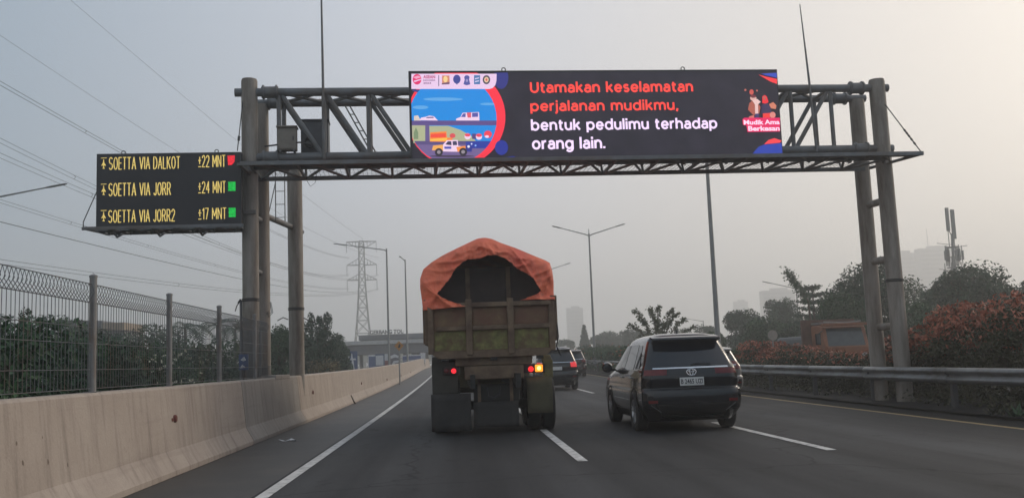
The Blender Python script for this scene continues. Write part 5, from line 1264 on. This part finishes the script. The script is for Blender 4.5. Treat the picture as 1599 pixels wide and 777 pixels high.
def mobile_mast():
    Y = 115.0; c = at(1492, 440, Y); zt = at(1490, 324, Y).z - el(Y); k = Y/F_PX
    root = thing('mobile_mast', 'slim mobile phone mast with panel antennas above the right trees', 'mast', (c.x, Y, el(Y)))
    mm = mat('mast_grey_green', (.15, .16, .155), .6, .1, .15)
    q = MB(); q.tube([(0, 0, 0), (0, 0, zt-6)], [.32, .24], 12); q.build('pole', mm, root, smooth=True)
    for x, z0, z1, w in ((-.45, zt-2.9, zt, .40), (.22, zt-3.9, zt-.25, .46)):
        q = MB(); q.box((x + .1, -.1, (z0+z1)/2), (w, .25, z1-z0)); q.build('panel_antenna', mm, root, bevel=.04)
        q = MB(); q.tube([(x + .15, .1, z0-2), (x+.15, .1, z1)], .05, 6); q.build('bracket', mm, root)
    for z in (zt-4.9, zt-7.4):
        q = MB(); q.tube([(.8*math.cos(a), .8*math.sin(a), z) for a in [i*.5236 for i in range(13)]], .05, 5)
        for i in range(3): a = i*2.094 + .4; q.tube([(0, 0, z), (.8*math.cos(a), .8*math.sin(a), z)], .06, 5)
        q.build('platform_ring', mm, root)
    for i in range(14):
        a = i*.449 + .2; rr = .75 + .35*(i % 2); x, y = rr*math.cos(a), rr*math.sin(a); z = zt - 5.9 + .8*math.sin(i*2.1) - .7*(i % 3)
        q = MB(); q.box((x, y, z), (.24, .16, 1.5 - .35*(i % 3))); q.tube([(x*.95, y*.95, z-1.3), (x*.95, y*.95, z+1.2)], .05, 5); q.tube([(0, 0, z-.3), (x, y, z-.1)], .035, 4); q.build('panel_antenna', mm, root)
    q = MB(); q.tube([(0, 0, zt-6.2), (.12, 0, zt-3.2)], .16, 8); q.tube([(.1, 0, zt-3.6), (-.42, 0, zt-2.4)], .06, 5); q.build('pole_top', mm, root)
    for s, z in ((-1, zt-4.6), (1, zt-5.0), (1, zt-7.7), (-1, zt-7.8)): q = MB(); q.tube([(0, 0, z), (s*1.9, 0, z+.25)], .035, 5); q.build('whip_arm', mm, root)
mobile_mast()

# ------------------------------------------------------------------ vegetation
def leaf_quad(mb, p, size, rg, up=0.3, m=0, out=None):
    n = Vector((rg.gauss(0, 1), rg.gauss(0, 1), rg.gauss(0, 1) + up))
    if out is not None: n += out*1.2
    if n.length < 1e-3: n = Vector((0, 0, 1))
    n.normalize()
    t = n.cross(Vector((rg.gauss(0, 1), rg.gauss(0, 1), rg.gauss(0, 1))))
    if t.length < 1e-3: t = Vector((1, 0, 0))
    t.normalize(); b = n.cross(t)
    l, w = size*rg.uniform(.7, 1.35), size*rg.uniform(.35, .6)
    k = len(mb.v)
    mb.v.extend([tuple(p - t*l*.5), tuple(p + b*w*.5 + n*w*.12), tuple(p + t*l*.5), tuple(p - b*w*.5 + n*w*.12)])
    mb.f.append((k, k+1, k+2, k+3)); mb.m.append(m)
def fill(mb, blobs, n, size, rg, m=0, clumps=26, spread=.26, shell=.55):
    wts = [(b[3]*b[4]*b[5])**.62 for b in blobs]; tot = sum(wts)
    for b, wt in zip(blobs, wts):
        c = Vector(b[:3]); r = Vector(b[3:6]); cl = []
        for _ in range(max(6, int(clumps*(wt/tot*len(blobs))**.6))):
            d = Vector((rg.gauss(0, 1), rg.gauss(0, 1), rg.gauss(0, 1) + .25)).normalized()*(shell + (1.02-shell)*rg.random()**.7)
            cl.append((Vector((d.x*r.x, d.y*r.y, d.z*r.z)), rg.uniform(.6, 1.35)))
        k = int(n*wt/tot)
        for _ in range(k):
            if rg.random() < .8:
                o, s = rg.choice(cl); sp = spread*s
                q = o + Vector((rg.gauss(0, sp*r.x), rg.gauss(0, sp*r.y), rg.gauss(0, sp*.75*r.z)))
            else:
                d = Vector((rg.gauss(0, 1), rg.gauss(0, 1), rg.gauss(0, 1))).normalized()*rg.random()**.45
                q = Vector((d.x*r.x, d.y*r.y, d.z*r.z))
            e_ = math.sqrt((q.x/r.x)**2 + (q.y/r.y)**2 + (q.z/r.z)**2)
            if e_ > 1.12: q = q*(1.12/e_*rg.uniform(.8, 1))
            p = c + q
            if p.z < .05: p.z = .05 + rg.random()*.2
            leaf_quad(mb, p, size, rg, .3, m, q.normalized() if q.length > 0 else None)
def tree(name, label, x, y, blobs, n, size, lm, trunk_r=.16, cat='tree', group=None, seed=1, zb=None, limbs=True, crown='crown', extra=None, clumps=26, spread=.26):
    rg = random.Random(seed)
    root = thing(name, label, cat, (x, y, el(y) if zb is None else zb), 0, group)
    if limbs:
        q = MB(); top = max(b[2] for b in blobs); mid = Vector((0, 0, top*.45))
        q.tube([(0, 0, -.1), (.04, .02, top*.22), tuple(mid)], [trunk_r*1.25, trunk_r, trunk_r*.8], 9)
        for b in blobs:
            c = Vector(b[:3]); h = mid.lerp(c, .5) + Vector((0, 0, -.1*b[5]))
            q.tube([tuple(mid*.92), tuple(h), tuple(c)], [trunk_r*.62, trunk_r*.42, trunk_r*.15], 6)
            for k in range(4):
                d = Vector((rg.gauss(0, 1), rg.gauss(0, 1), rg.gauss(.3, 1))).normalized()
                q.tube([tuple(h.lerp(c, .5)), tuple(c + Vector((d.x*b[3], d.y*b[4], d.z*b[5]))*.75)], [trunk_r*.22, trunk_r*.06], 5)
        q.build('trunk', M['bark'], root, smooth=True)
    q = MB(); q.raw = True
    fill(q, blobs, int(n*1.75), size*.78, rg, 0, clumps, spread)
    q.build(crown, lm, root)
    if extra:
        nm, em, bl, k, s = extra; q = MB(); q.raw = True; fill(q, bl, k, s, rg, 0, 16, .20, .85); q.build(nm, em, root)
    return root
def crown_blobs(w, h, seed, base=.25, n=7, d=None):
    """overlapping uneven lobes filling a crown w wide and h tall"""
    rg = random.Random(seed); d = d or w; out = [(0, 0, h*.60, w*.34, d*.34, h*.36)]
    for k in range(n):
        a = 2*math.pi*k/n + rg.uniform(-.3, .3); rr = rg.uniform(.22, .36); z = h*rg.uniform(base + .15, .80)
        f = rg.uniform(.16, .25)
        out.append((w*rr*math.cos(a), d*rr*math.sin(a), min(z, h*(1-f*.9)), w*f, d*f, h*f*.9))
    return out
# overgrown hedge behind the fence on the left, plant by plant
HG = 'overgrown shrubs behind the wire fence'
for i, (y, x, w, h, lab, lm) in enumerate([
    (9.5, -7.2, 4.4, 2.25, 'dark overgrown shrub behind the first fence panel at the left edge', 'leaf'),
    (13.2, -7.0, 4.6, 2.42, 'broad dark shrub behind the fence just left of the first whole post', 'leaf2'),
    (17.3, -7.4, 4.8, 2.35, 'broad dark shrub behind the fence between the first two posts', 'leaf'),
    (21.6, -7.6, 4.6, 2.25, 'leafy shrub behind the fence left of the third post', 'leaf2'),
    (26.0, -7.6, 4.6, 2.30, 'leafy shrub behind the fence beside the left columns', 'leaf'),
    (30.5, -7.4, 4.6, 2.4, 'mid green shrub seen between the left columns', 'leaf2')]):
    tree('shrub', lab, x, y, crown_blobs(w, h, 50+i, .0, 8) + [(0, 0, .6, w*.42, w*.42, .7)], 6500, .16, M[lm], .05, 'shrub', HG, 60+i)
tree('flowering_shrub', 'shrub dotted with small white blossoms behind the second fence panel', -5.9, 19.6, crown_blobs(2.6, 1.85, 71, .0, 6), 3000, .12, M['leaf2'], .04, 'shrub', None, 72, extra=('blossom', M['bloss'], [(.3, -.2, 1.3, 1.0, .9, .5)], 130, .10))
p = at(40, 470, 32)
tree('cypress', 'thin pointed conifer rising behind the hedge at the far left', p.x, 32, [(0, 0, z, .12 + .45*(1 - z/(p.z)), .12 + .45*(1-z/p.z), .35) for z in [.5 + .35*k for k in range(int((p.z-.5)/.35))]], 2200, .13, M['leaf'], .07, 'tree', None, 80, limbs=False)
tree('tree', 'low rounded tree on the skyline left of the first fence post', at(75, 520, 60).x, 60, crown_blobs(9, at(80, 498, 60).z, 81), 4500, .34, M['leaf'], .2, 'tree', None, 82)
tree('tree', 'low rounded tree on the skyline between the first two fence posts', at(235, 520, 62).x, 62, crown_blobs(7, at(210, 512, 62).z, 83), 4000, .34, M['leaf'], .2, 'tree', None, 84)
def palm(label, u, v, Y, n=11, L=2.6, seed=1):
    rg = random.Random(seed); p = at(u, v, Y); h = p.z - el(Y)
    root = thing('palm_tree', label, 'palm tree', (p.x, Y, el(Y)), 0, 'palms on the skyline behind the fence')
    q = MB(); q.tube([(0, 0, 0), (.1, 0, h*.5), (.05, 0, h)], [.16, .12, .10], 8); q.build('trunk', M['bark'], root, smooth=True)
    for k in range(n):
        a = 2*math.pi*k/n + rg.uniform(-.2, .2); e_ = rg.uniform(.1, .9); q = MB(); q.raw = True
        pts = [Vector((.05 + L*t*math.cos(a)*(1-.15*t), L*t*math.sin(a), h + L*(e_*t - .95*t*t))) for t in [i/9 for i in range(10)]]
        for i in range(9):
            d = (pts[i+1]-pts[i]).normalized(); sd = d.cross(Vector((0, 0, 1))).normalized()
            for s in (-1, 1):
                for f in (0, .5):
                    b = pts[i].lerp(pts[i+1], f); l = .55*math.sin(math.pi*(i+1.2)/11); tip = b + sd*s*l + d*.25 - Vector((0, 0, .25*l)); kk = len(q.v)
                    q.v.extend([tuple(b), tuple(b + d*.11), tuple(tip)]); q.f.append((kk, kk+1, kk+2)); q.m.append(0)
        q.tube(pts, [.03 - .0025*i for i in range(10)], 4); q.build('frond', M['leaf'], root)
palm('feathery palm on the skyline left of the third fence post', 288, 512, 70, seed=3)
palm('feathery palm on the skyline right above the third fence post', 338, 508, 74, seed=5, L=2.9)
palm('low palm on the skyline against the left columns', 366, 514, 78, seed=8)
# trees between the columns and the toll plaza
for i, (u, v, Y, wpx, lm, lab) in enumerate([
    (436, 505, 55, 62, 'leaf2', 'pale green tree seen between the left columns'), (492, 512, 62, 64, 'leaf', 'dense dark tree right of the slim third column'), (527, 520, 72, 44, 'leaf', 'smaller dark tree at the left end of the toll canopy'), (394, 520, 75, 60, 'leaf', 'dark tree behind the left pair of columns')]):
    t = at(u, v, Y); w = wpx*Y/F_PX; h = t.z - el(Y)
    bl = crown_blobs(w, h, 100+i, .0, 8)
    if i == 1: bl += [(w*(-.3 + .2*k), 0, h*(1.0 + .06*(k % 2)), .28, .28, .75) for k in range(4)]
    tree('tree', lab, t.x, Y, bl, 5500, .24, M[lm], .14, 'tree', None, 110+i)
p = at(505, 590, 50)
tree('dry_bush', 'small straw-coloured bush at the barrier right of the slim column', -5.1, 36.5, crown_blobs(1.8, 1.75, 120, 0, 5), 900, .12, leafmat('straw_leaves', (.10, .085, .05), (.26, .22, .14)), .03, 'bush', None, 121)
# bougainvillea and low bushes along the median
MG = 'bushes along the median'
rg = random.Random(5)
for i, (x, y, w, h, red, lab) in enumerate([
    (12.6, 18.2, 3.2, 2.6, 260, 'large olive bush with few red flowers at the right edge of the picture'), (12.5, 20.6, 3.2, 2.45, 900, 'red flowering bush second from the right edge, behind the guardrail'),
    (12.4, 23.0, 3.0, 2.35, 1500, 'bush with the most red flowers, right of the right columns'), (12.2, 25.6, 2.6, 1.75, 500, 'low dark bush at the foot of the right columns'),
    (12.2, 28.4, 2.6, 1.25, 260, 'low bush in front of the orange truck'), (12.2, 31.6, 3.0, 1.3, 120, 'low green bush left of the orange truck cab'),
    (12.2, 35.0, 3.0, 1.55, 420, 'pinkish flowering bush below the round sign'), (12.2, 38.8, 3.2, 1.75, 800, 'red flowering bush right beside the silver hatchback')]):
    tree('bougainvillea', lab, x, y, crown_blobs(w, h, 200+i, .0, 8) + [(0, 0, .45, w*.45, w*.45, .5)], 5200, .13, M['leaf3'], .05, 'bush', MG, 210+i,
         extra=('blossoms', M['bract'], [(b[0], b[1], b[2] + h*.14, b[3]*.95, b[4]*.95, b[5]*.75) for b in crown_blobs(w, h, 200+i, .0, 8) if b[2] > h*.46] + [(0, 0, h*.78, w*.3, w*.3, h*.22)], int(red*1.7), .13))
for i, (y, h, red, lab) in enumerate([(43, 1.5, 100, 'low green median bush behind the black SUV'), (48, 1.6, 60, 'green median bush behind the roof of the black SUV'), (53.5, 1.9, 40, 'taller green median bush left of the branching shrub'),
    (60, 2.1, 350, 'median bush with a red flower patch near the maroon people carrier'), (67, 1.9, 160, 'small median bush beyond the maroon people carrier'), (75, 2.1, 60, 'median bush at the foot of the double-arm lamp'), (85, 2.2, 200, 'farthest median bush with orange flowers')]):
    tree('bougainvillea', lab, 11.9, y, crown_blobs(5.5, h, 230+i, .0, 8) + [(0, 0, .45, 2.3, 2.6, .5)], 3600, .20, M['leaf2' if i % 2 else 'leaf'], .05, 'bush', MG, 240+i,
         extra=('blossoms', M['bract'], [(b[0], b[1], b[2], b[3]*1.0, b[4], b[5]) for b in crown_blobs(5.5, h, 230+i, .0, 8)], red, .18))
def spray_shrub():
    Y = 54.0; rg = random.Random(9); c = at(1030, 560, Y)
    root = thing('branching_shrub', 'shrub with long leafy sprays fanning up above the black SUV', 'shrub', (c.x, Y, el(Y)))
    k = Y/F_PX; zt = lambda v: at(1030, v, Y).z - el(Y)
    for du, v in ((-38, 484), (-30, 497), (-14, 482), (-2, 500), (6, 478), (22, 484), (34, 490), (46, 500), (-48, 505), (14, 505), (58, 512)):
        tip = Vector((du*k, rg.uniform(-.6, .6), zt(v))); q = MB(); q.raw = True
        pts = [Vector((tip.x*(t**1.5), tip.y*t, tip.z*(1 - (1-t)**1.6))) for t in [i/10 for i in range(11)]]
        q.tube(pts, [.05 - .004*i for i in range(11)], 5)
        br = q.build('branch', M['bark'], root); q = MB(); q.raw = True
        for _ in range(170):
            t = .35 + .67*rg.random()**.8; i = min(9, int(t*10)); b = pts[i].lerp(pts[i+1], t*10-i if t < 1 else 1)
            leaf_quad(q, b + Vector((rg.gauss(0, .085), rg.gauss(0, .085), rg.gauss(0, .07))), .18, rg)
        q.build('leaves', M['leaf4'], br)
    q = MB(); q.raw = True; fill(q, [(-.6, 0, 1.6, 1.2, 1, .8), (.7, 0, 1.7, 1.3, 1, .8), (0, 0, 1.0, 2.0, 1.2, .9)], 1900, .2, rg); q.build('foliage', M['leaf4'], root)
spray_shrub()
# trees on the right
for i, (u, v, Y, wpx, n, lm, lab, sz) in enumerate([
    (1352, 404, 58, 150, 9000, 'leaf', 'big dark round tree rising behind the right columns', .30), (1418, 428, 64, 90, 5000, 'leaf2', 'dark tree filling the gap right of the right columns', .30),
    (1524, 405, 56, 168, 11000, 'leaf', 'widest dark spreading tree in front of the mobile phone mast', .30), (1590, 440, 58, 70, 4500, 'leaf', 'dark tree cut by the right edge of the picture', .30),
    (1318, 456, 53, 86, 5500, 'leaf2', 'lower bright green tree behind the orange truck', .26), (1166, 480, 88, 78, 5500, 'leaf', 'dark rounded tree right of the tall lamp pole', .36),
    (1226, 464, 92, 70, 5500, 'leaf', 'dark rounded tree behind the single-arm lamp', .36), (1198, 492, 70, 90, 4500, 'leaf2', 'low dark tree above the red flowering bushes', .3),
    (1098, 506, 120, 50, 3500, 'leaf', 'hazy tree behind the black SUV roof', .42), (1118, 516, 75, 34, 2500, 'leaf2', 'small rounded green tree at the tall lamp pole', .3),
    (1474, 428, 60, 90, 6000, 'leaf2', 'dark tree joining the spreading tree to the one by the columns', .30), (1282, 486, 74, 70, 4500, 'leaf', 'low dark tree at the foot of the tiered tree', .3),
    (1458, 470, 45, 120, 5000, 'leaf2', 'low green tree just above the red bushes', .22)]):
    t = at(u, v, Y); w = wpx*Y/F_PX; h = t.z - el(Y)
    tree('broadleaf_tree', lab, t.x, Y, crown_blobs(w, h, 300+i, .05, 10, w*.8), n, sz, M[lm], .2, 'tree', 'broadleaf trees beyond the opposite road', 310+i, clumps=34)
def tiered(label, u, v, Y, seed):
    rg = random.Random(seed); t = at(u, v, Y); h = t.z - el(Y)
    root = thing('tiered_tree', label, 'tree', (t.x, Y, el(Y)))
    q = MB(); q.tube([(0, 0, 0), (0, 0, h)], [.12, .03], 8); tr = q.build('trunk', M['bark'], root, smooth=True)
    q = MB(); q.raw = True
    for k in range(7):
        z = h*(.42 + .085*k); R0 = 2.1*(1 - k*.115)
        for j in range(7):
            a = j*.9 + k*.5 + rg.uniform(-.2, .2); L = R0*rg.uniform(.7, 1.1)
            for _ in range(70):
                f = rg.random()**.7; leaf_quad(q, Vector((L*f*math.cos(a) + rg.gauss(0, .14), L*f*math.sin(a) + rg.gauss(0, .14), z + .25*f + rg.gauss(0, .06))), .2, rg, 1.5)
    q.build('crown', M['leaf'], root)
tiered('slim tree with flat tiered branches left of the orange truck', 1268, 444, 66, 4)
def leaning():
    Y = 62.0; rg = random.Random(12); a = at(1262, 470, Y); b = at(1228, 423, Y); o = Vector((a.x, Y, el(Y)))
    root = thing('leaning_branch_tree', 'thin tree with one long leafy branch leaning up to the left', 'tree', o)
    pts = [Vector((0, 0, 0)), Vector((.1, 0, (a.z-o.z)*.6)), a - o, (a - o).lerp(b - o, .5) + Vector((.15, 0, .1)), b - o]
    q = MB(); q.tube(pts, [.10, .08, .06, .04, .015], 7); st = q.build('trunk', M['bark'], root, smooth=True)
    q = MB(); q.raw = True
    for _ in range(700):
        t = rg.random(); p = pts[2].lerp(pts[4], t); leaf_quad(q, p + Vector((rg.gauss(0, .16), rg.gauss(0, .16), rg.gauss(0, .14))), .2, rg)
    q.build('foliage', M['leaf2'], root)
leaning()
# hazy trees straight ahead
for i, (u, v, Y, wpx, lab) in enumerate([(912, 512, 170, 26, 'hazy pointed tree just right of the truck'), (880, 528, 190, 34, 'faint low tree right beside the truck'), (950, 516, 180, 56, 'hazy broad tree right of the double-arm lamp'), (990, 512, 165, 50, 'hazy broad tree left of the branching shrub'), (1062, 512, 170, 60, 'hazy tree behind the branching shrub')]):
    t = at(u, v, Y); w = wpx*Y/F_PX; h = t.z - el(Y)
    bl = crown_blobs(w, h, 400+i, .05, 8) if i else [(0, 0, h*(.2 + .13*k), w*.42*(1-.13*k), w*.42*(1-.13*k), h*.11) for k in range(7)]
    tree('far_tree', lab, t.x, Y, bl, 3000, .6, M['leaf'], .25, 'tree', 'hazy trees straight ahead', 410+i)
# far belt of woods
q = MB(); q.raw = True; rg = random.Random(77)
for k in range(46):
    x = -260 + 14*k + rg.uniform(-4, 4); y = 330 + rg.uniform(-25, 60); h = rg.uniform(5.5, 10.5)
    fill(q, [(x, y, el(y) + h*.45, 10, 7, h*.5)], 900, 1.4, rg, 0, 30, .22, .3)
tag(q.build('far_woods', M['leaf'], None), kind='stuff')
# scrub between road and horizon, weeds under the guardrail
q = MB(); q.raw = True
for k in range(9000):
    x = rg.uniform(10.4, 13.4); y = 12 + 70*rg.random()**1.8
    leaf_quad(q, Vector((x, y, el(y) + .08 + abs(rg.gauss(0, .10)))), .11, rg, .6)
for k in range(7000):
    y = 6 + 60*rg.random()**1.5; leaf_quad(q, Vector((-4.8 - 6*rg.random()**1.5, y, el(y) + abs(rg.gauss(0, .25)))), .14, rg, .6)
tag(q.build('ground_cover', M['leaf3'], None), kind='stuff')
for i, (u, v, Y, lab, m) in enumerate([(1472, 612, 17.6, 'small tuft of dry weeds under the guardrail right of the columns', 'leaf3'), (1570, 622, 16.3, 'pale broad-leaved weed under the guardrail near the right edge', 'bloss'), (1512, 616, 17.0, 'dark weed tuft under the guardrail between the dry and the pale ones', 'leaf2')]):
    p = at(u, v, Y); rg2 = random.Random(500+i)
    q = MB(); q.raw = True
    for _ in range(34):
        a = rg2.uniform(0, 6.28); l = rg2.uniform(.08, .22); e_ = rg2.uniform(.3, 1.3)
        b = Vector((rg2.gauss(0, .08), rg2.gauss(0, .08), 0)); t = b + Vector((l*math.cos(a), l*math.sin(a), l*e_)); s = Vector((-math.sin(a), math.cos(a), 0))*.022; mdl = b.lerp(t, .5)
        k = len(q.v); q.v.extend([tuple(b), tuple(mdl + s), tuple(t), tuple(mdl - s)]); q.f.append((k, k+1, k+2, k+3)); q.m.append(0)
    tag(q.build('weed', M[m], None, loc=(9.92, Y, el(Y) + .055)), lab, 'weed')

# ------------------------------------------------------------------ haze: one box of even, pale air round the whole scene
q = MB(); q.box((0, 690, 47), (2860, 1500, 98))
hz = q.build('haze', (lambda: None)() or bpy.data.materials.new('haze_air'), None)
tag(hz, kind='stuff')
hm = hz.data.materials[0]; hm.use_nodes = True; hn = hm.node_tree.nodes
hn.remove(hn['Principled BSDF'])
pv = hn.new('ShaderNodeVolumePrincipled'); pv.inputs['Color'].default_value = (0.945, 0.945, 0.94, 1); pv.inputs['Density'].default_value = 0.0020; pv.inputs['Anisotropy'].default_value = 0.5
hm.node_tree.links.new(pv.outputs[0], hn['Material Output'].inputs['Volume'])
import OpenImageIO as o, sys
b=o.ImageBuf('/workdir/render_main.png'); w=b.spec().width
s=w/1599
for n,(x0,y0,x1,y1) in dict(tl=(10,10,30,30),tc=(800,10,820,30),r=(1560,200,1590,230),mid=(950,420,970,440),bar=(100,680,120,700),road=(900,740,930,770),suv=(1050,625,1070,640),tarp=(740,380,755,392),left=(100,395,130,405),col=(385,300,398,330),hedge=(60,540,100,570),roadr=(1450,700,1500,740),tree=(1500,440,1530,470),tail=(750,520,785,540),rail=(1400,576,1440,582),screen=(1000,225,1040,240),flap=(690,630,720,660),steel=(1390,300,1398,350),topr=(1500,10,1530,30)).items():
    p=o.ImageBufAlgo.computePixelStats(b,roi=o.ROI(int(x0*s),max(int(x0*s)+1,int(x1*s)),int(y0*s),max(int(y0*s)+1,int(y1*s)),0,1,0,3)).avg
    print(n,[round(v*255) for v in p],end=' ')
